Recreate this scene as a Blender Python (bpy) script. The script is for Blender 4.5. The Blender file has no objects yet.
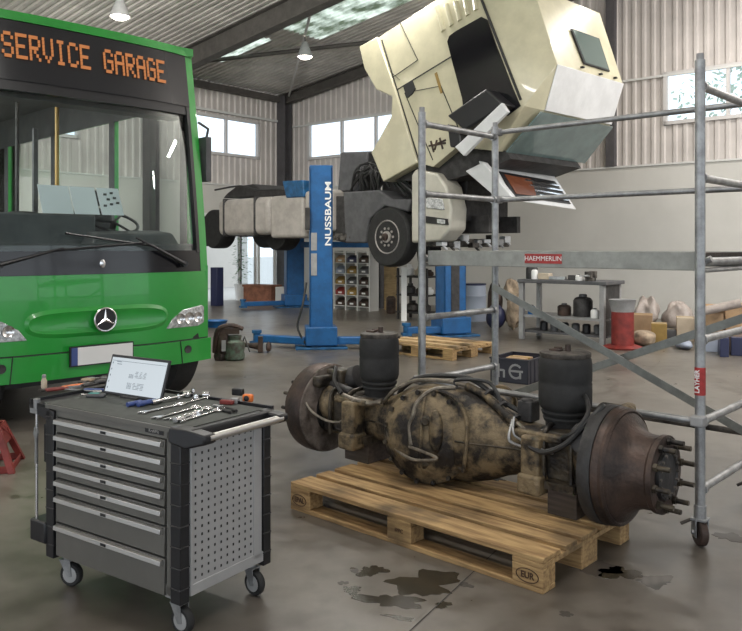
import bpy, bmesh, math, random
from mathutils import Vector, Matrix, Euler
random.seed(7)
PI = math.pi
C = bpy.context.scene.collection
H = 1.4          # eye height
FP = 780.0       # focal length in pixels of the 742 px wide frame
HY = 246.0       # horizon row

# ------------------------------------------------------------ camera, world, exposure
cam = bpy.data.cameras.new('camera'); camo = bpy.data.objects.new('camera', cam); C.objects.link(camo)
camo.location = (0, 0, H); camo.rotation_euler = (PI/2, 0, 0)
cam.sensor_width = 36; cam.lens = FP/742*36; cam.shift_y = -(315.5-HY)/742
cam.clip_end = 300
bpy.context.scene.camera = camo
w = bpy.data.worlds.new('world'); bpy.context.scene.world = w; w.use_nodes = True
wn = w.node_tree.nodes; wl = w.node_tree.links
bg = wn['Background']; bg.inputs[0].default_value = (0.86, 0.93, 1.0, 1); bg.inputs[1].default_value = 1.75
vs = bpy.context.scene.view_settings
vs.view_transform = 'Standard'; vs.look = 'None'; vs.gamma = 1; vs.use_curve_mapping = False
vs.exposure = 0.14

def area_light(loc, size, power, color=(1, .95, .88), rot=(0, 0, 0), sy=None):
    l = bpy.data.lights.new('fill_light', 'AREA'); l.energy = power; l.size = size; l.color = color
    if sy: l.shape = 'RECTANGLE'; l.size_y = sy
    o = bpy.data.objects.new('fill_light', l); o.location = loc; o.rotation_euler = rot; C.objects.link(o)
    return o
WARM = (1, .965, .91)
area_light((.6, 2.2, 5.4), 2.6, 100, WARM, sy=.25, rot=(0, 0, -.7))            # added narrow fill lights under the roof, out of view
area_light((-1.0, 8.6, 5.3), 2.4, 120, WARM, sy=.25, rot=(0, 0, -.7))
area_light((6.5, 8.0, 5.2), 1.2, 150, WARM, sy=.25, rot=(0, 0, -.7))
area_light((5.6, 12.3, 6.0), 3.0, 90, WARM, sy=.25, rot=(0, 0, -.7))
area_light((.2, 13.2, 5.75), 2.4, 80, WARM, sy=.25, rot=(0, 0, -.7))
area_light((4.0, 6.0, 5.3), 3.0, 110, WARM, sy=.4, rot=(1.2, 0, -.69))         # added fill lights above the view, aimed at the two walls
area_light((-2.6, 8.0, 5.6), 3.0, 280, WARM, sy=.4, rot=(1.2, 0, .95))
area_light((-5.6, 6.8, 5.6), 3.0, 260, WARM, sy=.4, rot=(1.1, 0, .8))
area_light((8.8, 6.0, 5.3), 1.0, 240, WARM, sy=.3, rot=(1.2, 0, -.05))
area_light((1.0, -2.5, 3.0), 4.0, 260, WARM, rot=(PI, 0, 0))                   # added upward fills that brighten the roof, beside and behind the view
area_light((9.0, 8.5, 3.0), 3.0, 400, WARM, rot=(PI, 0, 0))
area_light((-5.6, 5.2, 3.2), 2.5, 330, WARM, rot=(2.25, 0, -.25))
area_light((-7.5, 4.5, 3.0), 3.0, 420, WARM, rot=(PI, 0, 0))

# ------------------------------------------------------------ materials
def new_mat(name):
    m = bpy.data.materials.new(name); m.use_nodes = True
    nt = m.node_tree; return m, nt.nodes, nt.links, nt.nodes['Principled BSDF']
def mat(name, col, rough=.5, metal=0, var=0.0, scale=6, bump=0, bscale=40, spec=None, coat=0, emit=None, es=0, col2=None, lo=.4, hi=.62):
    m, n, l, b = new_mat(name)
    b.inputs['Base Color'].default_value = (*col, 1); b.inputs['Roughness'].default_value = rough
    b.inputs['Metallic'].default_value = metal
    if coat: b.inputs['Coat Weight'].default_value = coat
    if spec is not None: b.inputs['Specular IOR Level'].default_value = spec
    if emit: b.inputs['Emission Color'].default_value = (*emit, 1); b.inputs['Emission Strength'].default_value = es
    tc = n.new('ShaderNodeTexCoord')
    if var or col2:
        t = n.new('ShaderNodeTexNoise'); t.inputs['Scale'].default_value = scale; t.inputs['Detail'].default_value = 6
        t.inputs['Roughness'].default_value = .65
        l.new(tc.outputs['Object'], t.inputs['Vector'])
        r = n.new('ShaderNodeValToRGB'); l.new(t.outputs['Fac'], r.inputs[0])
        c2 = col2 if col2 else tuple(max(0, c*(1-var)) for c in col)
        c1 = col if col2 else tuple(min(1, c*(1+var*.6)) for c in col)
        r.color_ramp.elements[0].position = lo; r.color_ramp.elements[0].color = (*c2, 1)
        r.color_ramp.elements[1].position = hi; r.color_ramp.elements[1].color = (*c1, 1)
        l.new(r.outputs[0], b.inputs['Base Color'])
    if bump:
        t2 = n.new('ShaderNodeTexNoise'); t2.inputs['Scale'].default_value = bscale; t2.inputs['Detail'].default_value = 4
        l.new(tc.outputs['Object'], t2.inputs['Vector'])
        bp = n.new('ShaderNodeBump'); bp.inputs['Strength'].default_value = bump; bp.inputs['Distance'].default_value = .01
        l.new(t2.outputs['Fac'], bp.inputs['Height']); l.new(bp.outputs[0], b.inputs['Normal'])
    return m
def glass_mat(name, tint=(.8, .9, .88), ior=1.5, rough=.0, mixin=0.0):
    m = bpy.data.materials.new(name); m.use_nodes = True; nt = m.node_tree; n = nt.nodes; l = nt.links
    n.clear(); out = n.new('ShaderNodeOutputMaterial'); tr = n.new('ShaderNodeBsdfTransparent'); tr.inputs[0].default_value = (*tint, 1)
    gl = n.new('ShaderNodeBsdfGlossy'); gl.inputs['Roughness'].default_value = rough
    fr = n.new('ShaderNodeFresnel'); fr.inputs[0].default_value = ior
    mx = n.new('ShaderNodeMixShader'); l.new(fr.outputs[0], mx.inputs[0]); l.new(tr.outputs[0], mx.inputs[1]); l.new(gl.outputs[0], mx.inputs[2])
    l.new(mx.outputs[0], out.inputs[0]); return m
def wood_mat(name, c1, c2, stain=(.05, .035, .02)):
    m, n, l, b = new_mat(name); b.inputs['Roughness'].default_value = .75
    tc = n.new('ShaderNodeTexCoord'); mp = n.new('ShaderNodeMapping'); mp.inputs['Scale'].default_value = (1.5, 14, 20)
    l.new(tc.outputs['Object'], mp.inputs[0])
    t = n.new('ShaderNodeTexNoise'); t.inputs['Scale'].default_value = 3; t.inputs['Detail'].default_value = 8; l.new(mp.outputs[0], t.inputs['Vector'])
    r = n.new('ShaderNodeValToRGB'); r.color_ramp.elements[0].position = .35; r.color_ramp.elements[1].position = .65
    r.color_ramp.elements[0].color = (*c2, 1); r.color_ramp.elements[1].color = (*c1, 1); l.new(t.outputs['Fac'], r.inputs[0])
    t2 = n.new('ShaderNodeTexNoise'); t2.inputs['Scale'].default_value = 3.1; t2.inputs['Detail'].default_value = 5; l.new(tc.outputs['Object'], t2.inputs['Vector'])
    r2 = n.new('ShaderNodeValToRGB'); r2.color_ramp.elements[0].position = .50; r2.color_ramp.elements[1].position = .70
    r2.color_ramp.elements[0].color = (0, 0, 0, 1); r2.color_ramp.elements[1].color = (.75, .75, .75, 1); l.new(t2.outputs['Fac'], r2.inputs[0])
    mx = n.new('ShaderNodeMixRGB'); l.new(r2.outputs[0], mx.inputs[0]); l.new(r.outputs[0], mx.inputs[1]); mx.inputs[2].default_value = (*stain, 1)
    l.new(mx.outputs[0], b.inputs['Base Color'])
    return m
M = {}
M['green'] = mat('bus_green', (.016, .29, .035), .32, coat=.5, var=.08, scale=2)
M['black'] = mat('black_plastic', (.012, .012, .014), .4)
M['blackgloss'] = mat('black_gloss', (.008, .008, .01), .12)
M['rubber'] = mat('rubber', (.018, .018, .018), .75, bump=.2, bscale=30, var=.3, scale=9)
M['dark'] = mat('dark_metal', (.035, .033, .033), .6, var=.5, scale=8, bump=.3)
M['grime'] = mat('grimy_metal', (.13, .115, .1), .6, metal=.3, col2=(.02, .018, .016), scale=7, bump=.4)
M['steel'] = mat('galvanised_steel', (.34, .345, .35), .42, metal=.65, var=.25, scale=14, bump=.1)
M['alu'] = mat('aluminium', (.30, .305, .28), .5, metal=.45, var=.18, scale=9)
M['chrome'] = mat('chrome', (.75, .75, .76), .2, metal=1)
M['blue'] = mat('lift_blue', (.008, .088, .25), .42, var=.2, scale=5)
M['bluedark'] = mat('lift_blue_dark', (.01, .09, .22), .5, var=.4, scale=7)
M['cream'] = mat('cab_cream', (.52, .485, .345), .35, coat=.3, var=.10, scale=2.2)
M['whitepaint'] = mat('white_paint', (.66, .67, .68), .35, coat=.3, var=.08, scale=3)
M['seam'] = mat('seam_black', (.02, .02, .02), .7)
M['rimgrey'] = mat('rim_grey', (.30, .28, .26), .5, var=.3, scale=12)
M['palecream'] = mat('bumper_cream', (.52, .50, .43), .4, coat=.2, var=.1, scale=3)
M['glassdark'] = mat('tinted_pane', (.10, .14, .13), .12, coat=.6)
M['windpane'] = mat('truck_windscreen', (.13, .19, .19), .08, coat=.8, var=.2, scale=2)
M['glass'] = glass_mat('window_glass', (.97, .98, .98), 1.07)
M['screen'] = glass_mat('windscreen_glass', (.90, .95, .94), 1.4)
M['paneglass'] = glass_mat('hall_window_glass', (.93, .96, .98), 1.3)
M['axle'] = mat('axle_grime', (.20, .15, .085), .6, metal=.15, col2=(.014, .011, .009), scale=7, bump=.8, bscale=35, lo=.43, hi=.60)
M['axledark'] = mat('axle_oily', (.075, .06, .04), .45, metal=.3, col2=(.012, .01, .009), scale=11, bump=.6, bscale=40)
M['rust'] = mat('rusty_drum', (.085, .055, .043), .5, metal=.4, col2=(.03, .022, .019), scale=6, bump=.3, bscale=60)
M['dust'] = mat('dusty_plate', (.19, .16, .14), .8, col2=(.06, .045, .035), scale=7, bump=.4)
M['wood'] = wood_mat('pallet_wood', (.44, .29, .13), (.22, .13, .055))
M['woodold'] = wood_mat('dark_block_wood', (.075, .055, .045), (.03, .022, .018))
M['woodpale'] = wood_mat('pale_wood', (.52, .37, .2), (.36, .24, .12))
M['stamp'] = mat('stamp_brown', (.06, .03, .015), .9)
M['cartgrey'] = mat('cart_grey', (.18, .175, .16), .38, metal=.5, var=.08, scale=3)
M['cartlight'] = mat('cart_light_grey', (.40, .40, .40), .42, metal=.3, var=.05)
M['strip'] = mat('drawer_aluminium', (.55, .54, .52), .3, metal=.8)
M['mat'] = mat('rubber_mat', (.045, .05, .045), .7, var=.2, scale=20)
M['red'] = mat('red_paint', (.20, .025, .02), .5, var=.3, scale=8)
M['redlabel'] = mat('red_label', (.36, .03, .028), .5, var=.2, scale=30)
M['white'] = mat('white', (.75, .75, .74), .6)
M['paper'] = mat('paper', (.86, .88, .92), .8)
M['grey'] = mat('grey', (.28, .28, .28), .6, var=.15)
M['greydark'] = mat('grey_dark', (.09, .09, .095), .6, var=.2)
M['orange'] = mat('orange_plastic', (.7, .17, .03), .5)
M['tblue'] = mat('tool_blue', (.05, .08, .24), .4)
M['teal'] = mat('teal_plastic', (.08, .3, .28), .5)
M['card'] = mat('cardboard', (.36, .24, .14), .85, var=.15, scale=5)
M['cardpale'] = mat('pale_cardboard', (.50, .42, .32), .85, var=.1, scale=5)
M['ochre'] = mat('ochre_box', (.28, .18, .05), .7, var=.15)
M['cloth'] = mat('beige_cloth', (.36, .28, .2), .95, var=.35, scale=8, bump=.6, bscale=12)
M['film'] = mat('plastic_film', (.36, .31, .28), .35, var=.2, scale=7, bump=.8, bscale=14)
M['brick'] = mat('brown_planter', (.24, .10, .06), .8, var=.3)
M['leaf'] = mat('leaf', (.06, .18, .05), .6, var=.5, scale=10)
M['led'] = mat('led_orange', (.3, .09, .02), .5, emit=(1, .38, .12), es=.3)
M['display'] = mat('sign_panel', (.016, .017, .02), .22)
M['lampglow'] = mat('lamp_glow', (1, .95, .85), .5, emit=(1, .93, .8), es=9)
M['tabglow'] = mat('tablet_screen', (.2, .2, .2), .2, emit=(.70, .80, .87), es=.55)
M['tabink'] = mat('tablet_ink', (.05, .07, .1), .5, emit=(.06, .10, .14), es=.3)
M['amber'] = mat('amber_lens', (.15, .05, .025), .25)
M['lens'] = mat('lamp_lens', (.55, .57, .58), .15, metal=.4, var=.4, scale=30)
M['seat'] = mat('seat_fabric', (.05, .05, .055), .9)
M['pole'] = mat('yellow_pole', (.45, .26, .06), .4)
M['beam'] = mat('beam_steel', (.09, .082, .075), .6, var=.2)
M['column'] = mat('column_steel', (.085, .08, .085), .6, var=.15)
M['corr'] = mat('corrugated_sheet', (.55, .51, .485), .55, var=.10, scale=1.2, metal=.1)
M['roof'] = mat('roof_sheet', (.62, .585, .56), .6, var=.18, scale=1.5, metal=.1)
M['panel'] = mat('sandwich_panel', (.56, .545, .51), .55, var=.05, scale=.7)
M['frame'] = mat('window_frame', (.55, .53, .52), .5)
M['outside'] = mat('yard', (.5, .5, .48), .9)
M['ledge'] = mat('trim_white', (.6, .6, .58), .5)
M['cable'] = mat('cable', (.02, .02, .02), .5)
M['hose'] = mat('hose_grime', (.19, .165, .13), .45, metal=.4, var=.4, scale=20)
M['beigeplastic'] = mat('tank_beige', (.40, .37, .34), .5, var=.15, scale=4)

def roof_glow():
    m = bpy.data.materials.new('translucent_sheet'); m.use_nodes = True; n = m.node_tree.nodes; l = m.node_tree.links; n.clear()
    o = n.new('ShaderNodeOutputMaterial'); t = n.new('ShaderNodeBsdfTranslucent'); t.inputs[0].default_value = (.85, .95, .8, 1)
    d = n.new('ShaderNodeBsdfDiffuse'); d.inputs[0].default_value = (.55, .58, .5, 1)
    tx = n.new('ShaderNodeTexNoise'); tx.inputs['Scale'].default_value = 2.2; tx.inputs['Detail'].default_value = 6
    tc = n.new('ShaderNodeTexCoord'); l.new(tc.outputs['Object'], tx.inputs['Vector'])
    r = n.new('ShaderNodeValToRGB'); r.color_ramp.elements[0].position = .38; r.color_ramp.elements[1].position = .6
    r.color_ramp.elements[0].color = (.1, .13, .08, 1); r.color_ramp.elements[1].color = (.9, .98, .85, 1); l.new(tx.outputs['Fac'], r.inputs[0]); l.new(r.outputs[0], t.inputs[0])
    mx = n.new('ShaderNodeMixShader'); mx.inputs[0].default_value = .25; l.new(t.outputs[0], mx.inputs[1]); l.new(d.outputs[0], mx.inputs[2]); l.new(mx.outputs[0], o.inputs[0]); return m
M['skylight'] = roof_glow()

def floor_mat():
    m, n, l, b = new_mat('polished_concrete')
    tc = n.new('ShaderNodeTexCoord')
    t = n.new('ShaderNodeTexNoise'); t.inputs['Scale'].default_value = .55; t.inputs['Detail'].default_value = 9; t.inputs['Roughness'].default_value = .6
    l.new(tc.outputs['Object'], t.inputs['Vector'])
    r = n.new('ShaderNodeValToRGB'); r.color_ramp.elements[0].position = .36; r.color_ramp.elements[1].position = .66
    r.color_ramp.elements[0].color = (.078, .068, .057, 1); r.color_ramp.elements[1].color = (.19, .17, .146, 1); l.new(t.outputs['Fac'], r.inputs[0])
    t2 = n.new('ShaderNodeTexNoise'); t2.inputs['Scale'].default_value = 7; t2.inputs['Detail'].default_value = 8; l.new(tc.outputs['Object'], t2.inputs['Vector'])
    r2 = n.new('ShaderNodeValToRGB'); r2.color_ramp.elements[0].position = .30; r2.color_ramp.elements[1].position = .55
    r2.color_ramp.elements[0].color = (.62, .60, .57, 1); r2.color_ramp.elements[1].color = (1, 1, 1, 1); l.new(t2.outputs['Fac'], r2.inputs[0])
    mx = n.new('ShaderNodeMixRGB'); mx.blend_type = 'MULTIPLY'; mx.inputs[0].default_value = .8
    l.new(r.outputs[0], mx.inputs[1]); l.new(r2.outputs[0], mx.inputs[2])
    # scattered small spots
    v = n.new('ShaderNodeTexNoise'); v.inputs['Scale'].default_value = 3.3; v.inputs['Detail'].default_value = 3; l.new(tc.outputs['Object'], v.inputs['Vector'])
    r3 = n.new('ShaderNodeValToRGB'); r3.color_ramp.elements[0].position = .68; r3.color_ramp.elements[1].position = .72
    r3.color_ramp.elements[0].color = (1, 1, 1, 1); r3.color_ramp.elements[1].color = (.42, .38, .34, 1); l.new(v.outputs['Fac'], r3.inputs[0])
    mx2 = n.new('ShaderNodeMixRGB'); mx2.blend_type = 'MULTIPLY'; mx2.inputs[0].default_value = 1
    l.new(mx.outputs[0], mx2.inputs[1]); l.new(r3.outputs[0], mx2.inputs[2]); l.new(mx2.outputs[0], b.inputs['Base Color'])
    rr = n.new('ShaderNodeMapRange'); rr.inputs['To Min'].default_value = .2; rr.inputs['To Max'].default_value = .46
    l.new(t2.outputs['Fac'], rr.inputs['Value']); l.new(rr.outputs[0], b.inputs['Roughness'])
    b.inputs['Specular IOR Level'].default_value = .5
    return m
M['floor'] = floor_mat()

# ------------------------------------------------------------ mesh helpers
def V(*a): return Vector(a)
class MB:
    def __init__(s): s.v = []; s.f = []; s.m = []; s.T = None
    def add(s, vs, fs, mi=0):
        b = len(s.v)
        for p in vs:
            p = Vector(p); s.v.append(s.T @ p if s.T else p)
        for f in fs: s.f.append([b+i for i in f]); s.m.append(mi)
        return s
    def box(s, c, sz, rz=0, mi=0, R=None):
        x, y, z = [d/2 for d in sz]; c = Vector(c)
        Mx = R if R is not None else Matrix.Rotation(rz, 3, 'Z')
        vs = [c + Mx @ Vector((i*x, j*y, k*z)) for k in (-1, 1) for j in (-1, 1) for i in (-1, 1)]
        return s.add(vs, [(0, 1, 3, 2), (4, 6, 7, 5), (0, 4, 5, 1), (2, 3, 7, 6), (0, 2, 6, 4), (1, 5, 7, 3)], mi)
    def bb(s, x0, x1, y0, y1, z0, z1, mi=0):
        return s.box(((x0+x1)/2, (y0+y1)/2, (z0+z1)/2), (abs(x1-x0), abs(y1-y0), abs(z1-z0)), mi=mi)
    def hexa(s, p, mi=0):   # 8 points: bottom 4 loop, top 4 loop
        return s.add(p, [(3, 2, 1, 0), (4, 5, 6, 7), (0, 1, 5, 4), (1, 2, 6, 5), (2, 3, 7, 6), (3, 0, 4, 7)], mi)
    def prism(s, poly, off, mi=0):
        n = len(poly); poly = [Vector(p) for p in poly]; off = Vector(off)
        vs = poly + [p+off for p in poly]
        fs = [tuple(range(n-1, -1, -1)), tuple(range(n, 2*n))] + [(i, (i+1) % n, n+(i+1) % n, n+i) for i in range(n)]
        return s.add(vs, fs, mi)
    def tube(s, pts, r, seg=10, mi=0, cap=True, closed=False):
        pts = [Vector(p) for p in pts]; n = len(pts)
        rs = r if isinstance(r, (list, tuple)) else [r]*n
        tans = []
        for i in range(n):
            a = pts[(i-1) % n] if (i > 0 or closed) else pts[i]; b = pts[(i+1) % n] if (i < n-1 or closed) else pts[i]
            t = b-a; tans.append(t.normalized() if t.length > 1e-9 else Vector((0, 0, 1)))
        u = tans[0].orthogonal().normalized(); vs = []
        for i in range(n):
            u = (u - tans[i]*u.dot(tans[i]));
            u = u.normalized() if u.length > 1e-6 else tans[i].orthogonal().normalized()
            w_ = tans[i].cross(u)
            for k in range(seg):
                a = 2*PI*k/seg; vs.append(pts[i] + (u*math.cos(a)+w_*math.sin(a))*rs[i])
        fs = []
        for i in range(n if closed else n-1):
            j = (i+1) % n
            for k in range(seg):
                fs.append((i*seg+k, i*seg+(k+1) % seg, j*seg+(k+1) % seg, j*seg+k))
        if cap and not closed:
            fs.append(tuple(range(seg-1, -1, -1))); fs.append(tuple((n-1)*seg+k for k in range(seg)))
        return s.add(vs, fs, mi)
    def curve(s, pts, r, n=6, seg=8, mi=0, closed=False):   # catmull-rom smoothed tube
        P = [Vector(p) for p in pts]; out = []
        m = len(P)
        for i in range(m-1):
            p0 = P[max(i-1, 0)]; p1 = P[i]; p2 = P[i+1]; p3 = P[min(i+2, m-1)]
            for k in range(n):
                t = k/n
                out.append(.5*((2*p1)+(p2-p0)*t+(2*p0-5*p1+4*p2-p3)*t*t+(3*p1-p0-3*p2+p3)*t**3))
        out.append(P[-1]); return s.tube(out, r, seg, mi)
    def cyl(s, a, b, r, r2=None, seg=16, mi=0):
        return s.tube([a, b], [r, r if r2 is None else r2], seg, mi)
    def lathe(s, prof, o=(0, 0, 0), axis='Z', seg=24, mi=0, sq=(1, 1), close=True):
        o = Vector(o); vs = []; n = len(prof)
        if isinstance(axis, Vector): q = Vector((0, 0, 1)).rotation_difference(axis).to_matrix()
        else: q = {'Z': Matrix.Identity(3), 'X': Matrix.Rotation(PI/2, 3, 'Y'), 'Y': Matrix.Rotation(-PI/2, 3, 'X')}[axis]
        for r, h in prof:
            for k in range(seg):
                a = 2*PI*k/seg; vs.append(o + q @ Vector((r*math.cos(a)*sq[0], r*math.sin(a)*sq[1], h)))
        fs = [(i*seg+k, i*seg+(k+1) % seg, (i+1)*seg+(k+1) % seg, (i+1)*seg+k) for i in range(n-1) for k in range(seg)]
        if close: fs.append(tuple(range(seg-1, -1, -1))); fs.append(tuple((n-1)*seg+k for k in range(seg)))
        return s.add(vs, fs, mi)
    def loft(s, rings, mi=0, cap=True):
        n = len(rings[0]); vs = [p for r in rings for p in r]
        fs = [(i*n+k, i*n+(k+1) % n, (i+1)*n+(k+1) % n, (i+1)*n+k) for i in range(len(rings)-1) for k in range(n)]
        if cap: fs.append(tuple(range(n-1, -1, -1))); fs.append(tuple((len(rings)-1)*n+k for k in range(n)))
        return s.add(vs, fs, mi)
    def ball(s, c, r, seg=14, mi=0, sc=(1, 1, 1), jit=0):
        c = Vector(c); vs = []; n = seg//2
        for i in range(n+1):
            t = PI*i/n
            for k in range(seg):
                a = 2*PI*k/seg; j = 1+random.uniform(-jit, jit) if 0 < i < n else 1
                vs.append(c+Vector((math.sin(t)*math.cos(a)*sc[0], math.sin(t)*math.sin(a)*sc[1], math.cos(t)*sc[2]))*r*j)
        fs = [(i*seg+k, i*seg+(k+1) % seg, (i+1)*seg+(k+1) % seg, (i+1)*seg+k) for i in range(n) for k in range(seg)]
        return s.add(vs, fs, mi)
    def build(s, name, mats, parent=None, smooth=40, bevel=0, bseg=2, label=None, sub=0):
        me = bpy.data.meshes.new(name); me.from_pydata([tuple(p) for p in s.v], [], s.f)
        mats = mats if isinstance(mats, (list, tuple)) else [mats]
        for m in mats: me.materials.append(M[m] if isinstance(m, str) else m)
        for p, mi in zip(me.polygons, s.m): p.material_index = mi
        bm = bmesh.new(); bm.from_mesh(me); bmesh.ops.remove_doubles(bm, verts=bm.verts, dist=1e-5)
        bmesh.ops.recalc_face_normals(bm, faces=bm.faces); bm.to_mesh(me); bm.free()
        if smooth:
            for p in me.polygons: p.use_smooth = True
            me.set_sharp_from_angle(angle=math.radians(smooth))
        o = bpy.data.objects.new(name, me); C.objects.link(o)
        if parent is not None: o.parent = parent
        if bevel:
            b = o.modifiers.new('bevel', 'BEVEL'); b.width = bevel; b.segments = bseg; b.limit_method = 'ANGLE'; b.angle_limit = math.radians(35)
        if sub:
            b = o.modifiers.new('sub', 'SUBSURF'); b.levels = sub; b.render_levels = sub
        if label: o['label'] = label
        return o
def thing(name, label, cat, loc=(0, 0, 0), rz=0, group=None):
    o = bpy.data.objects.new(name, None); C.objects.link(o); o.empty_display_size = .1
    o.location = loc; o.rotation_euler = (0, 0, rz); tag(o, label, cat, group); return o
def tag(o, label, cat, group=None, kind=None):
    o['label'] = label; o['category'] = cat
    if group: o['group'] = group
    if kind: o['kind'] = kind
    return o
def place(o, loc, rz=0): o.location = loc; o.rotation_euler = (0, 0, rz); return o
def struct(o): o['kind'] = 'structure'; return o
def dup(root, loc, rz, label, group=None, scale=None):
    r = root.copy(); C.objects.link(r); r.location = loc; r.rotation_euler = (0, 0, rz); r['label'] = label
    if group: r['group'] = group
    if scale: r.scale = scale
    def rec(src, dst):
        for ch in [o for o in C.objects if o.parent == src]:
            c = ch.copy(); C.objects.link(c); c.parent = dst; rec(ch, c)
    rec(root, r); return r
def gp(px, py, z=0):      # the point at height z seen at a pixel
    D = (H-z)*FP/(py-HY); return Vector(((px-371)/FP*D, D, z))
def at(px, py, D): return Vector(((px-371)/FP*D, D, H-(py-HY)/FP*D))
class Fr:                  # a thing's frame: origin on the floor and heading
    def __init__(s, x, y, ang): s.o = Vector((x, y, 0)); s.a = ang; s.c = math.cos(ang); s.s = math.sin(ang)
    def loc(s, px, py, y):  # local (x, y, z) on the upright plane local-y = y
        r = (px-371)/FP
        # X = ox + c*x - s*y ; D = oy + s*x + c*y ; X = r*D
        x = (r*(s.o.y+s.c*y) - s.o.x + s.s*y)/(s.c - r*s.s)
        D = s.o.y + s.s*x + s.c*y
        return Vector((x, y, H-(py-HY)/FP*D))
    def w(s, x, y, z=0): return Vector((s.o.x+s.c*x-s.s*y, s.o.y+s.s*x+s.c*y, z))
def text_mesh(name, body, size, M4, material, parent=None, extrude=.001, sx=1.0, label=None, bold=0):
    cu = bpy.data.curves.new(name, 'FONT'); cu.body = body; cu.size = size; cu.extrude = extrude; cu.align_x = 'CENTER'; cu.align_y = 'CENTER'; cu.offset = bold
    o = bpy.data.objects.new(name, cu); C.objects.link(o)
    bpy.context.view_layer.update()
    me = bpy.data.meshes.new_from_object(o.evaluated_get(bpy.context.evaluated_depsgraph_get()))
    bpy.data.objects.remove(o); me.materials.clear(); me.materials.append(M[material])
    me.transform(M4 @ Matrix.Diagonal((sx, 1, 1, 1)))
    n = bpy.data.objects.new(name, me); C.objects.link(n)
    if parent is not None: n.parent = parent
    if label: n['label'] = label
    return n
def basis(o, x, y):      # matrix with text right = x, text up = y
    x = Vector(x).normalized(); y = Vector(y).normalized(); z = x.cross(y)
    m = Matrix.Identity(4); m.col[0][:3] = x; m.col[1][:3] = y; m.col[2][:3] = z; m.col[3][:3] = Vector(o); return m

# ------------------------------------------------------------ hall
HA = math.atan2(-.640, .768)
hall = Fr(-2.4, 21.8, HA)
HP = Matrix.Translation((-2.4, 21.8, 0)) @ Matrix.Rotation(HA, 4, 'Z')
EAVE = 5.56; SL = .14; RID = 15.0; LEN = 26.0
def hroof(x): return EAVE + SL*(x if x < RID else 2*RID-x)
def hb():
    m = MB(); m.T = HP; return m
# floor inside and yard outside
f = hb(); f.add([(0, 0, 0), (30, 0, 0), (30, -LEN, 0), (0, -LEN, 0)], [(0, 1, 2, 3)])
struct(f.build('floor', 'floor', smooth=0))
f = hb(); f.add([(-60, 60, -.03), (90, 60, -.03), (90, -90, -.03), (-60, -90, -.03)], [(0, 1, 2, 3)])
struct(f.build('floor_yard', 'outside', smooth=0))
def corr(m, p0, du, L, dv, nrm, z0, z1fun, pitch=.19, dep=.03, v0=None):
    """corrugated sheet: runs L along du from p0; ribs run along dv from z0 to z1fun(s)"""
    prof = [(0, 0), (.12, 0), (.17, 1), (.25, 1)]
    s = 0; pts = []
    n = int(L/pitch)+1
    for i in range(n):
        for a, h in ((0, 0), (.45, 0), (.58, 1), (.87, 1)):
            q = (i+a)*pitch
            if q <= L: pts.append((q, h*dep))
    pts.append((L, 0))
    vs = []; fs = []
    for q, h in pts:
        base = Vector(p0)+Vector(du)*q+Vector(nrm)*h
        vs.append(base+Vector(dv)*z0); vs.append(base+Vector(dv)*z1fun(q))
    for i in range(len(pts)-1): fs.append((2*i, 2*i+2, 2*i+3, 2*i+1))
    m.add(vs, fs)
def wall_corr(m, axis, s0, s1, z0, z1):
    """axis 'b' back wall (y=0, along x) / 'l' left wall (x=0, along -y)"""
    if axis == 'b':
        corr(m, (s0, 0, 0), (1, 0, 0), s1-s0, (0, 0, 1), (0, -1, 0), z0, (lambda q: hroof(s0+q)) if z1 is None else (lambda q: z1))
    else:
        corr(m, (0, -s0, 0), (0, -1, 0), s1-s0, (0, 0, 1), (1, 0, 0), z0, (lambda q: EAVE) if z1 is None else (lambda q: z1))
WZ0, WZ1 = 3.80, 4.67
bw = [(hall.loc(311, 140, 0).x, hall.loc(311, 140, 0).x+3.45), (hall.loc(668, 100, 0).x, hall.loc(668, 100, 0).x+3.3)]
def lwy(px):
    r = (px-371)/FP; return -(r*21.8+2.4)/(.64*-1*-1 - 0) if False else (-(r*21.8)-2.4)/(.64-r*.768)
lw = [(lwy(256), lwy(256)+2.1), (6.3, 9.0), (11.2, 13.9), (15.9, 18.6)]
m = hb(); z = 2.9; prev = 0
for a, b in bw:
    wall_corr(m, 'b', prev, a, z, None); wall_corr(m, 'b', a, b, z, WZ0); wall_corr(m, 'b', a, b, WZ1, None); prev = b
wall_corr(m, 'b', prev, 30, z, None)
struct(m.build('wall_back', 'corr', smooth=0))
m = hb(); prev = 0
for a, b in lw:
    wall_corr(m, 'l', prev, a, z, None); wall_corr(m, 'l', a, b, z, WZ0); wall_corr(m, 'l', a, b, WZ1, None); prev = b
wall_corr(m, 'l', prev, LEN, z, None)
struct(m.build('wall_left', 'corr', smooth=0))
m = hb(); m.bb(-5.2, -5.0, -9, 3, 0, 3.4); struct(m.build('wall_backdrop', 'panel', smooth=0))  # added wall that keeps the doorway view from blowing out
# smooth lower panels; the left one leaves a doorway
DO0, DO1, DOZ = .35, 3.0, 2.15
m = hb(); m.bb(0, 30, -.10, .05, 0, 2.96)
struct(m.build('wall_back_panel', 'panel', smooth=0))
m = hb(); m.bb(-.05, .10, -DO0, 0, 0, 2.96); m.bb(-.05, .10, -LEN, -DO1, 0, 2.96); m.bb(-.05, .10, -DO1, -DO0, DOZ, 2.96)
struct(m.build('wall_left_panel', 'panel', smooth=0))
# white ledge along the walls and the girt seam
m = hb(); m.bb(0, 30, -.13, -.04, 2.955, 2.99); m.bb(0, 30, -.075, -.04, 4.66, 4.70); struct(m.build('trim_1', 'ledge', smooth=0))
m = hb(); m.bb(.04, .13, -LEN, 0, 2.955, 2.99); m.bb(.04, .11, -LEN, 0, 4.80, 4.86); struct(m.build('trim_2', 'ledge', smooth=0))
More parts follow.
